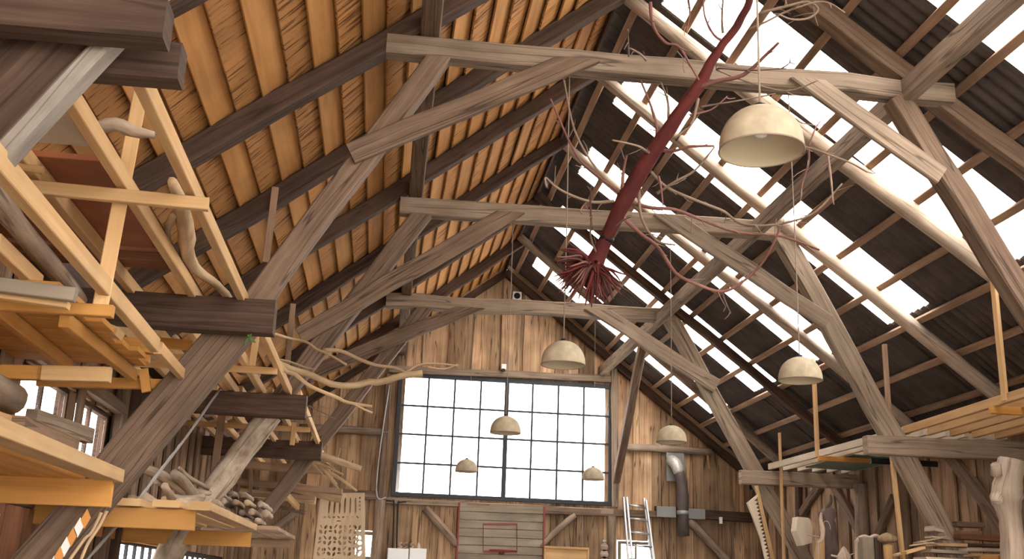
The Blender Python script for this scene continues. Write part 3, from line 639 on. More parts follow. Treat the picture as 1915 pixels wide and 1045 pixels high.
drift(((326, 886), (345, 902), (370, 932)), 9.1, [.04, .045, .035], 'straight round driftwood log leaning beside the propped one')
drift(((336, 874), (352, 892), (390, 914)), 9.6, [.014, .024, .018], 'slim pale driftwood stick above the shelf pile')
drift(((308, 908), (322, 930), (346, 934), (380, 928)), 8.8, [.03, .035, .035, .03], 'bent driftwood elbow lying on the pile')
drift(((336, 942), (372, 938)), 8.6, [.045, .045], 'thick sawn driftwood end facing outward on the shelf', dy=.4)
drift(((272, 930), (302, 950)), 8.5, [.04, .03], 'stubby pale driftwood stump near the shelf corner')
drift(((304, 946), (320, 950), (328, 940)), 8.3, [.02, .022, .016], 'small curled driftwood piece on the plank ends')
drift(((332, 905), (362, 918), (392, 922)), 9.8, [.03, .03, .025], 'grey driftwood log lying under the slim stick')
drift(((290, 900), (312, 912), (316, 934)), 9.2, [.02, .025, .02], 'dark driftwood crook behind the bent elbow')
descr = ['grey log', 'pale stick', 'brown stick', 'knobbly root', 'thin twig', 'sawn branch', 'split log', 'curved root', 'short stub', 'bleached stick', 'bark-covered log', 'forked end', 'worn plank piece', 'smooth branch', 'cracked log', 'twisted root', 'slender pole', 'blunt log end', 'rough stub', 'tapered branch', 'crooked twig', 'weathered pole']
for i in range(22):
    lay, colm = divmod(i, 6); r = rr.uniform(.030, .041); x = -1.80+.118*colm+.05*(lay % 2); y0 = 10.86+rr.random()*.3; L_ = rr.uniform(.5, 1.1); z = 2.142+.086*lay
    P0 = Vector((x+rr.uniform(-.012, .012), y0+L_, z)); P1 = Vector((x+rr.uniform(-.01, .01), y0+L_*.5, z+.002)); P2 = Vector((x, y0, z))
    o_ = tube('driftwood', [P0, P1, P2], [r*.8, r, r*.95], rr.choice(['driftwood', 'log', 'driftwood_tan', 'driftwood']), n=8, lump=.12)
    tag(o_, 'driftwood %s in the heap of log ends beyond the bark-edged strut' % descr[i], 'driftwood', DL)
more = ['bleached branch', 'grey stub', 'bent root', 'split stick', 'knotty limb', 'hollow log', 'pale sliver', 'smooth crook', 'cracked limb', 'thin pole', 'stubby root', 'long stick', 'curved limb', 'worn log']
for i in range(13):
    lay, colm = divmod(i, 7); r = rr.uniform(.026, .04); x = -2.28+.145*colm+.07*(lay % 2); y0 = 9.75+rr.random()*.15; L_ = rr.uniform(.35, .65); z = 2.145+.09*lay
    P0 = Vector((x, y0, z)); P1 = Vector((x+rr.uniform(-.015, .015), y0+L_*.5, z+.004)); P2 = Vector((x+rr.uniform(-.02, .02), y0+L_, z))
    o_ = tube('driftwood', [P0, P1, P2], [r, r*.95, r*.7], rr.choice(['driftwood', 'driftwood', 'log', 'driftwood_tan']), n=8, lump=.12)
    tag(o_, 'driftwood %s tangled in the pile on the orange window shelf' % more[i], 'driftwood', DL)
t = thing('wall_shelf', (-1.8, 12.6, 1.98), 'brown plank shelf carrying the heap of log ends', 'shelf')
for x in (-2.3, -2.0, -1.7, -1.4, -1.13): lum('plank', (x, 10.8, 2.075), (x, 13.2, 2.075), .26, .04, t, 'batten')
lum('fascia', (XL+.03, 13.1, 2.0), (-1.05, 13.1, 2.0), .05, .1, t, 'batten')
# plank stack before the gable wall
t = thing('plank_rack', (-1.6, 16, 2.9), 'rack of dusty brown cross planks before the gable corner', 'rack')
for q0, q1, yy, h, m in (((440, 900), (640, 920), 16.2, .08, 'batten'), ((450, 920), (590, 936), 16.6, .10, 'driftwood_tan'), ((528, 905), (640, 932), 16.9, .14, 'driftwood_tan'), ((450, 933), (570, 958), 17.2, .06, 'timber'), ((440, 868), (610, 880), 15.9, .1, 'batten')):
    lum('plank', atY(*q0, yy), atY(*q1, yy), .25, h, t, m, rough=.004)
lum('bracket', (XL+.03, 16.3, atY(470, 916, 16.3).z-.07), (-1.0, 16.3, atY(470, 916, 16.3).z-.07), .05, .06, t, 'batten'); lum('post', atY(470, 870, 16.0), atY(468, 925, 16.0), .05, .05, t, 'batten'); lum('joist', atY(526, 915, 15.3), atY(557, 948, 16.4), .05, .09, t, 'lumber')
# rope, diamonds and ribbons
o_ = tube('rope', [atY(412, 726, 10.4), atY(352, 812, 9.6), atY(300, 880, 9.0), atY(240, 958, 8.5), atY(150, 1060, 8.0)], .013, 'rope', n=6, lump=.25, sm=10); tag(o_, 'twisted grey rope running down from the second tie beam', 'rope')
t = thing('diamond_garland', atY(130, 1000, 6.85), 'white and orange diamond-patterned strip hung on the thick leaning strut', 'garland')
for i, (u, v, m) in enumerate(((147, 986, 'card_white'), (135, 1003, 'paint_orange'), (122, 1022, 'card_white'), (110, 1040, 'paint_orange'), (98, 1058, 'card_white'), (160, 970, 'paint_orange'))):
    s = 1/F_PX*6.85; prism('diamond', [[(0, -17*s), (8*s, 2*s), (0, 17*s), (-8*s, -2*s)]], .012, m, t, Matrix.Translation(atY(u, v, 6.82)))
for k, lp in enumerate((((200, 955), (185, 985), (165, 1015), (150, 1050)), ((190, 958), (172, 995), (158, 1008), (128, 1050)))):
    o_ = tube('wood_strip', [atY(u, v, 6.8) for u, v in lp], .012, 'driftwood_tan', n=4, sm=4); tag(o_, ('plain curled wooden strip hanging farther from the diamonds', 'kinked wooden strip hanging right beside the diamonds')[k], 'strip', 'curled wooden strips by the strut')

# ================================================================== RIGHT LOFT
plain('lit_pale_wood', (.72,.66,.58), .7, noise=.1)  # pale wood, not paint; the light on it is put into the colour
t = thing('loft_frame', (5.9, 12.7, 3.35), 'pale joist frame on the right between the two grey tie beams', 'loft')
for x in (5.52, 5.74, 5.96, 6.18, 6.40, 6.62): lum('joist', (x, D2-.05, 3.36), (x, D3-.06, 3.40), .05, .085, t, 'lumber_pale')  # paler copy of lumber, with the light on the joists in its colour
lum('cross_bar', (5.4, 12.75, 3.29), (6.48, 12.7, 3.29), .05, .06, t, 'lumber_orange')
lum('hanger', atZ(1541, 640, 4.6).lerp(atZ(1549, 838, 3.44), 0) if False else (5.5, 13.0, 4.62), (5.5, 13.0, 3.34), .035, .075, t, up=(0, 1, 0)); lum('hanger', (5.56, 14.45, 3.85), (5.56, 14.45, 1.2), .03, .05, t, up=(0, 1, 0), mat='lumber')
t = thing('loft_frame', (5.9, 8.9, 3.35), 'orange and white joist frame on the right beyond the near grey tie beam', 'loft')
for x in (5.50, 5.76, 6.02, 6.28, 6.54): lum('joist', (x, D1+.0, 3.40), (x, D2-.02, 3.36), .05, .085, t, 'lumber')
lum('cross_bar', (5.45, 8.95, 3.31), (6.48, 8.95, 3.31), .05, .07, t, 'lumber_orange')
lum('hanger', (5.48, 8.75, 4.62), (5.48, 8.75, 3.36), .035, .075, t, up=(0, 1, 0)); lum('hanger', (5.45, 10.9, 4.35), (5.45, 10.9, 3.3), .04, .06, t, up=(0, 1, 0), mat='batten')
lum('post', (5.42, 10.85, 3.3), atY(1690, 1060, 10.85), .035, .06, t, up=(0, 1, 0))
o_ = box('tarp', (6.12, 13.3, 3.325), (.72, 1.5, .012), 'tarp', bev=.002, rot=Matrix.Rotation(.02, 4, 'Y')); tag(o_, 'dull green plastic sheet under the right loft joists', 'tarp')
o_ = box('lit_board', (6.1, 11.3, 3.31), (.6, .5, .015), 'lit_pale_wood', bev=.002); tag(o_, 'pale board, lit white by its colour, showing below the near grey tie beam', 'board')
o_ = beam('dark_bar', atY(1628, 861, 12.2), atY(1752, 868, 12.2), .06, .07, 'black', rough=0); tag(o_, 'black bar slung under the right loft joists', 'bar')
# wall timbers on the right
def rw(name, q0, q1, w, h, m='timber', x=XRW-.10): return beam(name, atX(*q0, x), atX(*q1, x), w, h, m, wrgt, up=(1, 0, 0), rough=.01)
rw('wall_brace', (1775, 850), (1895, 1010), .16, .10, 'timber'); rw('wall_brace', (1558, 905), (1612, 1000), .14, .09, 'timber'); rw('wall_brace', (1500, 960), (1536, 905), .13, .09, 'timber')
rw('wall_brace', (1672, 930), (1642, 1000), .12, .08, 'timber')
tube('wall_post', [atX(1610, 905, XRW-.12), atX(1616, 1060, XRW-.12)], .10, 'log', wrgt, n=10, lump=.06)
rw('wall_post', (1494, 900), (1496, 1050), .15, .10, 'timber_dark')
beam('wall_plate', (XRW-.12, D1, 3.55), (XRW-.12, DW-.1, 3.55), .14, .16, 'timber_dark', wrgt)
beam('wall_plate', (XL+.12, YN, 3.62), (XL+.12, DW-.1, 3.62), .14, .16, 'timber_dark', wlft)

t = thing('storage_shelf', (5.8, 11.2, 0), 'low plank staging carrying the carvings along the right wall', 'shelf')
for i in range(8): lum('plank', (4.98+.235*i, 8.6, 1.84), (4.98+.235*i, 13.7, 1.84), .225, .05, t, 'batten')
for x in (5.0, 6.6):
    for y in (8.7, 11.1, 13.6): lum('leg', (x, y, 0), (x, y, 1.82), .08, .08, t, 'batten')
# ---- saw-toothed board, sculptures and stored wood on the right
t = thing('toothed_board', atY(1435, 1045, 14.2), 'pale board with saw teeth cut down one edge, leaning by the strut', 'sculpture')
px = [(1398, 940), (1419, 923)] ; L0, L1 = (1419, 923), (1452, 1075); n = 22
for i in range(n):
    f0, f1 = i/n, (i+.55)/n
    a = (L0[0]+(L1[0]-L0[0])*f0-3, L0[1]+(L1[1]-L0[1])*f0+8); b = (L0[0]+(L1[0]-L0[0])*f1-9, L0[1]+(L1[1]-L0[1])*f1+9)
    px += [a, b]
px += [(1448, 1080), (1440, 1080), (1424, 1010), (1412, 975)]
c0 = atY(1420, 1000, 14.2); prism('blade', [[(p.x-c0.x, p.z-c0.z) for p in (atY(u, v, 14.2) for u, v in px)]], .05, 'lumber_pale', t, Matrix.Translation(c0))
lum('backing_slat', atY(1414, 908, 14.26), atY(1452, 1075, 14.26), .03, .05, t, 'lumber')
def px_prism(name, pxs, y, th, mat, parent):
    c = atY(*pxs[0], y); return prism(name, [[(p.x-c.x, p.z-c.z) for p in (atY(u, v, y) for u, v in pxs)]], th, mat, parent, Matrix.Translation(c))
t = thing('wooden_figure', atY(1552, 1045, 12.2), 'dark carved wooden figure with a round head and curved hook', 'sculpture')
hd = [(1552+12*math.cos(a), 962-13*math.sin(a)) for a in [math.radians(-50+i*20) for i in range(15)]]
px_prism('body', hd+[(1545, 980), (1543, 1000), (1542, 1070), (1571, 1070), (1566, 1000), (1563, 978)], 12.2, .16, 'dark_carved', t)
tube('hook', [atY(u, v, 12.25) for u, v in ((1553, 925), (1554, 938), (1548, 948), (1543, 958), (1546, 968))], [.012, .018, .02, .02, .02], 'dark_carved', t, n=7)
px_prism('pale_side', [(1533, 1012), (1542, 1004), (1543, 1070), (1529, 1070), (1530, 1030)], 12.18, .10, 'lumber', t)
t = thing('carved_bird', atY(1537, 1012, 12.0), 'pale carved bird with outstretched thin wings beside the dark figure', 'sculpture')
tube('body', [atY(u, v, 12.0) for u, v in ((1536, 958), (1535, 972), (1539, 990), (1537, 1008), (1530, 1015))], [.012, .022, .03, .026, .01], 'log_pale', t, n=8, lump=.1)
tube('wing', [atY(u, v, 12.0) for u, v in ((1509, 999), (1520, 1002), (1532, 1004))], [.004, .008, .012], 'log_pale', t, n=6); tube('stand', [atY(1530, 1012, 12.0), Vector((atY(1530, 1012, 12.0).x, 12.0, 1.866))], .012, 'log_pale', t, n=6); tube('ring', [atY(1545+8*math.cos(a), 990-16*math.sin(a), 12.0) for a in [i*.4 for i in range(9)]], .004, 'log_pale', t, n=5)
t = thing('faceted_block', atY(1505, 1010, 13.2), 'faceted pale wooden block standing behind the strut', 'sculpture')
px_prism('block', [(1492, 966), (1512, 968), (1520, 985), (1518, 1015), (1500, 1020), (1489, 992)], 13.2, .18, 'lumber_pale', t); px_prism('side_facet', [(1512, 968), (1525, 980), (1524, 1010), (1518, 1015), (1519, 985)], 13.22, .14, 'driftwood_tan', t)
c = atY(1579, 1047, 11.6); t = thing('turned_pot', c, 'round pale turned pot with stick handles at the shelf edge', 'pot'); M = Matrix.Translation(c)
lathe('body', [(.001, -.06), (.06, -.05), (.085, 0), (.075, .05), (.05, .085), (.03, .12), (.012, .145), (.001, .15)], 'log_pale', t, M, 18)
tube('handle', [c+Vector((-.06, 0, .03)), c+Vector((-.15, 0, .045))], .012, 'log_pale', t, n=6); tube('handle', [c+Vector((.06, 0, .05)), c+Vector((.13, 0, .08))], .01, 'log_pale', t, n=6)
t = thing('wooden_crate', atY(1622, 1045, 11.2), 'squared grey wooden crate with wavy carved lid', 'crate')
box('side', atY(1617, 1042, 11.2), (.13, .22, .42), 'grey_plank', t); box('side', atY(1634, 1042, 11.25), (.05, .22, .40), 'dark_carved', t); lum('corner_post', atY(1601, 1012, 11.1), atY(1602, 1080, 11.1), .02, .04, t, 'log_pale')
tube('lid', [atY(u, v, 11.2) for u, v in ((1600, 1014), (1608, 1006), (1618, 1003), (1626, 1006), (1634, 1002), (1643, 1003))], .022, 'log_pale', t, n=7, lump=.15)
c = atY(1662, 1050, 10.95); t = thing('wooden_mushroom', c, 'carved wooden mushroom with a ruffled yellowish cap', 'sculpture'); M = Matrix.Translation(c)
lathe('stem', [(.001, -.2), (.05, -.2), (.042, 0), (.05, .17), (.001, .18)], 'lumber', t, M, 14)
V = []; F = []; n = 28
for r, z in ((.004, .30), (.05, .285), (.085, .25), (.095, .22), (.07, .205), (.004, .20)):
    for k in range(n): a = 2*math.pi*k/n; q = r*(1+.13*math.sin(7*a)*(r > .06)); V.append((q*math.cos(a), q*math.sin(a), z+.012*math.cos(9*a)*(r > .06)))
for i in range(5):
    for k in range(n): F.append((i*n+k, (i+1)*n+k, (i+1)*n+(k+1) % n, i*n+(k+1) % n))
mesh_obj('cap', V, F, 'driftwood_tan', t, M, None, True)
rr = random.Random(31)
pl_labels = ['topmost pale plank of the stack behind the strut', 'thick brown plank jutting from the stack by the trunk', 'thin splintered board tilted on the stack', 'grey plank low in the stack behind the strut', 'wide tan board in the middle of the stack', 'dark reddish beam lying behind the plank stack', 'long dark plank under the reddish beam', 'pale sawn board beneath the dark plank', 'yellowish plank over the orange board', 'short brown block on the plank stack', 'crooked slab with bark edge on the stack', 'cream offcut on the lower stack', 'thin lath lying across the stack', 'wide pale board at the stack foot', 'narrow grey lath near the mushroom', 'splintered shingle pile top by the mushroom']
spec = [((1738, 988), (1756, 992), 10.4, .2, .05, 'log_pale'), ((1782, 980), (1835, 982), 10.6, .16, .055, 'timber'), ((1712, 1015), (1765, 1004), 10.2, .12, .015, 'driftwood_tan'), ((1732, 1030), (1800, 1034), 10.0, .2, .03, 'grey_plank'), ((1740, 1018), (1800, 1020), 10.3, .2, .03, 'driftwood_tan'), ((1790, 1003), (1900, 1010), 10.5, .14, .05, 'red_board'), ((1795, 1018), (1900, 1022), 10.4, .14, .03, 'timber_dark'), ((1800, 1028), (1905, 1030), 10.2, .16, .03, 'log_pale'), ((1810, 1038), (1900, 1040), 10.1, .16, .025, 'driftwood_tan'), ((1790, 995), (1830, 997), 10.5, .14, .035, 'batten'), ((1736, 1004), (1770, 1008), 10.3, .16, .02, 'log_pale'), ((1690, 1034), (1725, 1024), 10.1, .12, .025, 'lumber'), ((1718, 1012), (1752, 1018), 10.15, .04, .012, 'driftwood'), ((1720, 1046), (1800, 1050), 9.95, .26, .05, 'log_pale'), ((1702, 1020), (1745, 1014), 10.1, .05, .012, 'driftwood_tan'), ((1674, 1038), (1700, 1030), 10.4, .12, .02, 'driftwood_tan')]
for (q0, q1, yy, w, h, m), lb in zip(spec, pl_labels):
    o_ = lum('stored_plank', atY(*q0, yy), atY(*q1, yy), w, h, None, m, rough=.004); tag(o_, lb, 'plank', 'planks stacked along the right wall')
o_ = lum('orange_board', atY(1850, 1044, 9.4), atY(1960, 1036, 9.4), .3, .05, None, 'lumber_orange'); tag(o_, 'orange board at the foot of the knobbly trunk', 'board')
t = thing('standing_log', atY(1885, 1070, 9.0), 'pale knobbly stripped log standing upright by the plank stacks', 'log')
tube('stem', [atY(u, v, 9.0) for u, v in ((1892, 862), (1886, 900), (1882, 930), (1888, 960), (1893, 1000), (1896, 1080))], [.13, .12, .145, .10, .10, .11], 'log_pale', t, n=12, lump=.1)
tube('knob', [atY(1868, 930, 8.95), atY(1862, 938, 8.9)], [.06, .04], 'log_pale', t, n=8, lump=.2); tube('stub', [atY(1865, 888, 8.95), atY(1862, 868, 8.9)], [.05, .045], 'log_pale', t, n=8, lump=.1)

# ================================================================== GABLE WALL FITTINGS
YW = G-.07
t = thing('fretwork_panel', atY(630, 1045, 17.9), 'pale plywood panel with cut-out scroll pattern before the gable wall', 'panel')
TL, TR, BR, BL = (600, 922), (682, 921), (684, 1080), (581, 1080)
def fp(a, b): return ((TL[0]*(1-a)+TR[0]*a)*(1-b)+(BL[0]*(1-a)+BR[0]*a)*b, (TL[1]*(1-a)+TR[1]*a)*(1-b)+(BL[1]*(1-a)+BR[1]*a)*b)
c0 = atY(*TL, 17.9)
def lp(ab): return [(p.x-c0.x, p.z-c0.z) for p in (atY(*fp(a, b), 17.9) for a, b in ab)]
loops = [lp([(0, 0), (1, 0), (1, 1), (0, 1)])]
def blob(a, b, ra, rb, rot=0., n=8): return lp([(a+ra*math.cos(q)*math.cos(rot)-rb*.8*math.sin(q)*math.sin(rot), b+rb*math.sin(q)*math.cos(rot)+ra*1.2*math.cos(q)*math.sin(rot)) for q in [2*math.pi*k/n for k in range(n)]])
for i in range(6): loops.append(blob(.22+.115*i, .15, .024, .10))
for j in range(4): loops.append(blob(.89, .06+.045*j, .022, .013))
for i in range(8): loops.append(blob(.14+.1*i, .285, .03, .011, .3*(i % 2)))
loops.append(blob(.45, .33, .05, .008))
for row, b in enumerate((.40, .455, .53, .585, .66, .715, .80, .87, .94)):
    for i in range(9):
        a = .09+.10*i; loops.append(blob(a, b+.006*((i*7+row) % 3-1), .030+.010*((i+row) % 2), .022 if (i+row) % 3 else .013, .5-((i*3+row) % 5)*.25))
prism('panel', loops, .02, 'plywood', t, Matrix.Translation(c0))
# backboard and hoop
t = thing('basketball_board', atY(935, 1045, YW), 'plank basketball backboard with red square and hoop', 'backboard')
bx0, bx1 = atY(857, 1000, YW).x, atY(1015, 1000, YW).x; zt = atY(935, 944, YW).z
for i in range(8): lum('plank', (bx0, YW-.02, zt-.07-.142*i), (bx1, YW-.02, zt-.07-.142*i+.01), .03, .134, t, 'grey_plank', rough=.003)
for x in (bx0-.01, bx1+.01): box('edge_strip', (x, YW-.03, zt-.56), (.03, .05, 1.14), 'paint_red', t, bev=.002)
sq = [atY(u, v, YW-.042) for u, v in ((904, 980), (967, 980), (967, 1031), (904, 1031))]
for a, b in zip(sq, sq[1:]+sq[:1]): lum('square_line', a, b, .006, .035, t, 'paint_red')
rc = atY(941, 1029, YW-.32); rr0 = .235
tube('hoop', [rc+Vector((rr0*math.cos(a), rr0*math.sin(a), 0)) for a in [2*math.pi*k/28 for k in range(29)]], .012, 'paint_red', t, n=6, sm=1); lum('hoop_bracket', rc+Vector((0, rr0, -.01)), rc+Vector((0, .31, -.06)), .10, .03, t, 'paint_red')
# ladder
t = thing('ladder', atY(1200, 1045, YW), 'aluminium extension ladder leaning on the gable wall', 'ladder')
def ladder_sec(ql0, ql1, qr0, qr1, y0, y1, nr):
    A0, A1, B0, B1 = atY(*ql0, y0), atY(*ql1, y1), atY(*qr0, y0), atY(*qr1, y1)
    for p, q in ((A0, A1), (B0, B1)): lum('rail', p, q, .03, .07, t, 'aluminium', up=(0, 1, 0))
    for k in range(nr): f = (k+.55)/nr; tube('rung', [A0.lerp(A1, f), B0.lerp(B1, f)], .016, 'aluminium', t, n=6)
ladder_sec((1172, 930), (1188, 1110), (1208, 936), (1232, 1112), YW-.10, YW-.55, 7); ladder_sec((1166, 930), (1180, 1110), (1204, 932), (1226, 1112), YW-.03, YW-.45, 7)
# duct
t = thing('exhaust_duct', atY(1275, 1000, YW), 'brown exhaust duct with a pale foil elbow on the gable wall', 'duct')
box('wall_plate', atY(1263, 873, YW-.0), (.34, .02, .52), 'grey_panel', t)
tube('elbow', [atY(1255, 862, YW+.02), atY(1258, 862, YW-.12), atY(1264, 868, YW-.2), atY(1270, 884, YW-.22)], [.095, .105, .105, .095], 'duct_foil', t, n=14)
tube('pipe', [atY(1270, 882, YW-.22), atY(1274, 900, YW-.22), atY(1276, 920, YW-.22), atY(1279, 1002, YW-.22)], [.092, .095, .1, .098], 'duct_brown', t, n=16, sm=2)
tube('collar', [atY(1277, 955, YW-.22), atY(1277, 962, YW-.22)], .108, 'galvanised', t, n=16)
box('bracket_plate', atY(1246, 957, YW-.08), (.36, .03, .19), 'grey_panel', t); box('bracket_plate', atY(1303, 961, YW-.08), (.31, .03, .18), 'grey_panel', t)
# small fittings
t = thing('siren_box', atY(967, 553, G-.03), 'white alarm box with a black dome high on the gable', 'alarm'); cs = box('case', atY(967, 553, G-.04), (.17, .06, .15), 'plastic_white', t); lathe('dome', [(.06, 0), (.055, .03), (.03, .05), (.001, .055)], 'black', cs, Matrix.Translation(atY(967, 553, G-.07)) @ Matrix.Rotation(math.pi/2, 4, 'X'), 14)
t = thing('motion_sensor', atY(942, 688, G-.1), 'small white motion sensor on the window lintel', 'sensor'); box('case', atY(942, 686, G-.13), (.09, .07, .10), 'plastic_white', t); box('lens', atY(941, 692, G-.15), (.06, .06, .05), 'black', t)
o_ = box('wall_switch', atY(1348, 973, YW-.08), (.06, .03, .12), 'plastic_white'); tag(o_, 'small white box hung on the dark wall beam', 'switch')
for i, pts in enumerate((((722, 936), (733, 937), (737, 946), (733, 1060)), ((760, 938), (748, 939), (744, 948), (741, 1060)), ((722, 930), (705, 928), (708, 860), (728, 720)))):
    o_ = tube('conduit', [atY(u, v, YW-.06) for u, v in pts], .014, ('black', 'black', 'galvanised')[i], n=6, sm=4); tag(o_, ('dark electric conduit bending down beside the log post', 'dark electric conduit running down inside the other one', 'grey cable running up the left window post')[i], 'conduit')
for i, (u, w, lb) in enumerate(((742, .36, 'white cabinet under the left carved ornaments'), (779, .29, 'white cabinet under the right carved ornaments'))):
    p = atY(u, 1068, YW-.14); t = thing('wall_cabinet', p, lb, 'cabinet'); box('body', p, (w, .26, .75), 'card_white', t); dr = box('door', p-Vector((0, .14, 0)), (w-.02, .02, .73), 'plastic_white', t); box('handle', p-Vector((-w/2+.05, .16, 0)), (.015, .025, .1), 'galvanised', dr)
for i, (u, lb) in enumerate(((747, 'small spiral carving at the end of the cabinet row'), (757, 'small spiral carving second on the cabinet'), (769, 'thin spiral carving in the middle of the cabinets'), (782, 'plain pale leaf-shaped carving on the cabinet'))):
    b = atY(u, 1031, YW-.14); t = thing('carving', b, lb, 'carving')
    if i < 3: tube('spiral', [b+Vector((.03*math.cos(k*1.05), .03*math.sin(k*1.05), .012+.0115*k)) for k in range(13)], .013, 'log_pale', t, n=6, sm=2)
    else: tube('leaf', [b+Vector((0, 0, z)) for z in (0, .05, .10, .15)], [.015, .035, .03, .005], 'log_pale', t, n=8)
    tube('foot', [b, b+Vector((0, 0, .02))], .03, 'log_pale', t, n=8)
t = thing('wooden_case', atY(1059, 1045, YW-.1), 'flat orange wooden case hung right of the backboard', 'case'); p = atY(1058, 1062, YW-.08); box('back', p, (.80, .04, .72), 'lumber', t)
for dx, dz, sx, sz in ((0, .34, .8, .04), (0, -.34, .8, .04), (-.385, 0, .03, .64), (.385, 0, .03, .64)): box('frame', p+Vector((dx, -.04, dz)), (sx, .05, sz), 'lumber', t)
t = thing('ring_chain', atY(1130, 1040, YW-.03), 'string of pale wooden discs hung on the wall post', 'ornament')
for v, r in ((1012, .035), (1023, .07), (1036, .075), (1048, .07)):
    c = atY(1130, v, YW-.16); tube('disc', [c+Vector((0, -.012, 0)), c+Vector((0, .012, 0))], r, 'log_pale', t, n=14)
tube('cord', [atY(1130, 1000, YW-.16), atY(1130, 1050, YW-.16)], .004, 'rope', t, n=5)

# ================================================================== HANGING RED TREE
yT = lambda v: 6.05+.85*max(0, min(1, v/505))
TR_PX = ((1404, -40), (1401, 4), (1387, 32), (1373, 57), (1355, 78), (1341, 99), (1327, 121), (1312, 153), (1284, 192), (1256, 234), (1227, 277), (1199, 320), (1170, 370), (1150, 410), (1135, 445), (1118, 478), (1106, 505))
TR_R = (8, 8.5, 8.5, 9, 9, 10, 11, 13, 14, 15, 16, 17, 18, 15, 14, 17, 22)
base = atY(1106, 505, yT(505))
t = thing('hanging_tree', base, 'red-painted tree hung root end down under the skylights', 'tree')
tube('trunk', [atY(u, v, yT(v)) for u, v in TR_PX], [r/F_PX*yT(v) for r, (u, v) in zip(TR_R, TR_PX)], 'red_bark', t, n=12, lump=.06)
tube('band', [atY(1137, 441, yT(443)), atY(1133, 450, yT(450))], .052, 'black', t, n=12)
BR = [(((1355, 78), (1335, 65), (1318, 30), (1315, -10)), 2.6, 0), (((1352, 62), (1350, 35), (1353, -10)), 2.4, 0), (((1300, 165), (1340, 152), (1390, 140), (1430, 105), (1456, 80)), 4.5, -.3), (((1216, 4), (1222, 50), (1245, 80), (1268, 86), (1290, 120), (1307, 150)), 2.8, -.2),
    (((1176, 105), (1175, 80), (1174, 55)), 1.8, -.25), (((1208, 112), (1196, 100), (1178, 90)), 2.2, -.25), (((1226, 268), (1228, 240), (1218, 200), (1198, 150)), 3, .15), (((1250, 232), (1249, 190), (1236, 155)), 2.6, .15), (((1218, 288), (1208, 282), (1190, 272), (1145, 262)), 2.6, -.2), (((1164, 352), (1166, 320), (1172, 290)), 3.2, 0),
    (((1238, 281), (1262, 282), (1290, 274), (1336, 273)), 3.4, -.2), (((1228, 362), (1262, 340), (1300, 318), (1336, 275)), 2.8, .2), (((1158, 360), (1120, 330), (1085, 300), (1060, 255), (1030, 185)), 2.6, -.3), (((1152, 352), (1115, 315), (1075, 245), (1055, 150)), 2.4, -.25), (((1148, 376), (1110, 378), (1070, 366), (1040, 350), (1020, 332), (1022, 350)), 2.8, -.2), (((1098, 376), (1086, 392), (1088, 400)), 1.6, -.2),
    (((1217, 321), (1240, 345), (1266, 360), (1320, 382), (1355, 396), (1383, 417), (1426, 422), (1479, 414), (1525, 396), (1575, 343)), 3.0, .3), (((1178, 378), (1220, 389), (1263, 392), (1320, 414), (1383, 435), (1462, 442), (1532, 467)), 3.4, .2), (((1160, 402), (1199, 438), (1231, 463), (1263, 510), (1302, 531), (1348, 545), (1383, 531), (1423, 495), (1444, 460), (1458, 428)), 3.4, -.1),
    (((1195, 346), (1199, 406), (1227, 449), (1263, 458)), 2.6, -.15), (((1350, 546), (1359, 570), (1367, 586)), 1.8, -.1), (((1232, 330), (1236, 350), (1240, 385)), 2.0, -.15), (((1444, 275), (1510, 276), (1552, 290), (1590, 304), (1622, 322)), 2.2, -.3), (((1548, 290), (1554, 335), (1558, 380)), 2.4, -.3), (((1512, 278), (1512, 305), (1500, 345), (1498, 372)), 2.2, -.3),
    (((1420, 25), (1470, 12), (1510, 4), (1530, 18), (1512, 34), (1480, 36), (1455, 26)), 2.4, -.3), (((1400, 55), (1430, 42), (1480, 18), (1540, 3), (1580, 24)), 2.2, -.3), (((1287, 0), (1290, 25), (1283, 60)), 2.0, -.1), (((1340, 130), (1390, 150), (1470, 170), (1530, 150)), 1.8, -.2), (((1310, 200), (1340, 195), (1400, 185), (1450, 175)), 1.8, .1), (((1290, 215), (1330, 205), (1360, 180)), 1.8, .1), (((1305, 185), (1300, 210), (1292, 232), (1262, 258)), 3, -.25), (((1265, 262), (1275, 245), (1292, 232)), 2.4, -.25), (((1107, 430), (1104, 380), (1105, 350)), 2.0, -.3), (((1118, 480), (1104, 440), (1108, 400)), 2.2, -.3), (((1145, 430), (1160, 415), (1180, 405)), 1.8, -.2), (((1340, 130), (1350, 128), (1400, 132), (1470, 128)), 1.5, -.3), (((1462, 128), (1476, 118), (1478, 108)), 1.4, -.3), (((1450, 240), (1480, 220), (1500, 230), (1530, 235)), 1.4, .2), (((1512, 275), (1525, 240), (1538, 222)), 1.6, .2)]
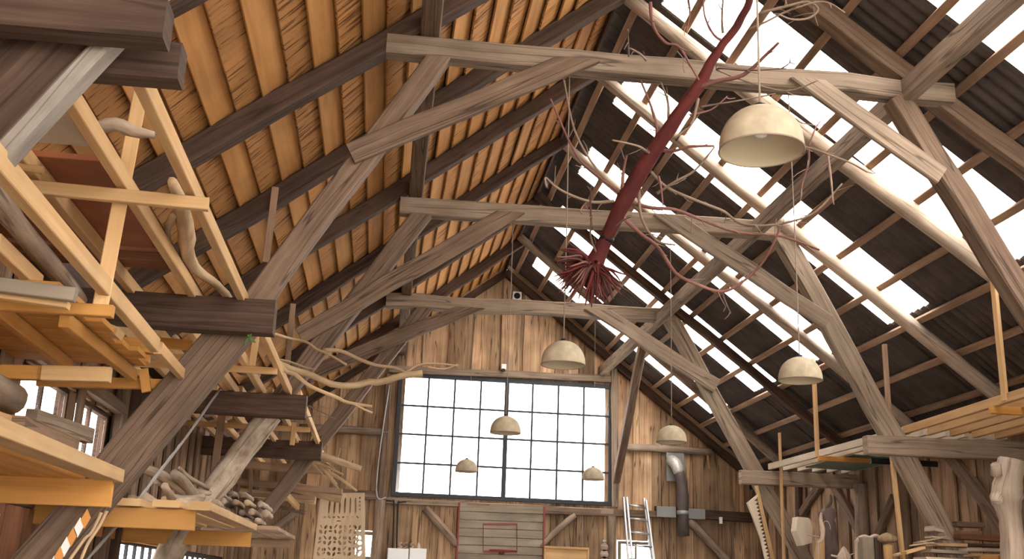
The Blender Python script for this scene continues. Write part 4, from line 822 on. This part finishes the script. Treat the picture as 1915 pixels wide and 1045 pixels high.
for i, (pts, r, dy) in enumerate(BR):
    n = len(pts); yy = [yT(v)+dy*k/max(1, n-1) for k, (u, v) in enumerate(pts)]
    bo = tube('branch', [atY(u, v, y) for (u, v), y in zip(pts, yy)], [1.3*r*(1-.45*k/(n-1))/F_PX*6.4 for k in range(n)], 'red_twig' if (i % 3 == 0 or r > 3) else 'branch', t, n=6, lump=.08, sm=4)
    P = [atY(u, v, y) for (u, v), y in zip(pts, yy)]; rt = random.Random(i*13+5)
    for k in range(1, n):
        for _ in range(2 if n > 6 else 1):
            if rt.random() < .25: continue
            f = rt.random(); a = P[k-1].lerp(P[k], f); al = (P[k]-P[k-1]).normalized(); d = (al+Vector((rt.uniform(-1, 1), rt.uniform(-.6, .6), rt.uniform(-1, .8)))).normalized(); L_ = rt.uniform(.05, .14)*(1.5 if k > n-3 and n > 6 else 1)
            tube('twig', [a, a+d*L_*.5+Vector((rt.uniform(-.015, .015), 0, rt.uniform(-.015, .015))), a+d*L_], [.0042, .0034, .002], 'branch', bo, n=4, sm=2)
rr = random.Random(77); ax = (atY(1106, 505, yT(505))-atY(1150, 410, yT(410))).normalized(); e1 = ax.cross(Vector((0, 1, 0))).normalized(); e2 = ax.cross(e1)
for i in range(120):
    a = rr.uniform(0, 2*math.pi); sp = rr.uniform(.25, 1.95); L_ = rr.uniform(.15, .27)
    d = (ax*math.cos(sp)+(e1*math.cos(a)+e2*math.sin(a))*math.sin(sp)); s = base+ax*rr.uniform(-.07, .0)+(e1*math.cos(a)+e2*math.sin(a))*.035
    dn = Vector((0, 0, -1)); side = Vector((rr.uniform(-1, 1), rr.uniform(-1, 1), rr.uniform(-1, 1)))*.025
    tube('root', [s, s+d*L_*.35+side, s+d*L_*.7+dn*.03+side*1.3, s+d*L_+dn*.05+side*rr.uniform(.5, 2)], [rr.uniform(.010, .016), .010, .007, .003], 'red_bark' if rr.random() < .62 else 'red_twig', t, n=5, lump=.1)
tube('sling_wire', [atY(1312, 150, yT(150)), Vector((2.05, D1-.05, 5.66))], .004, 'cord', t, n=5)
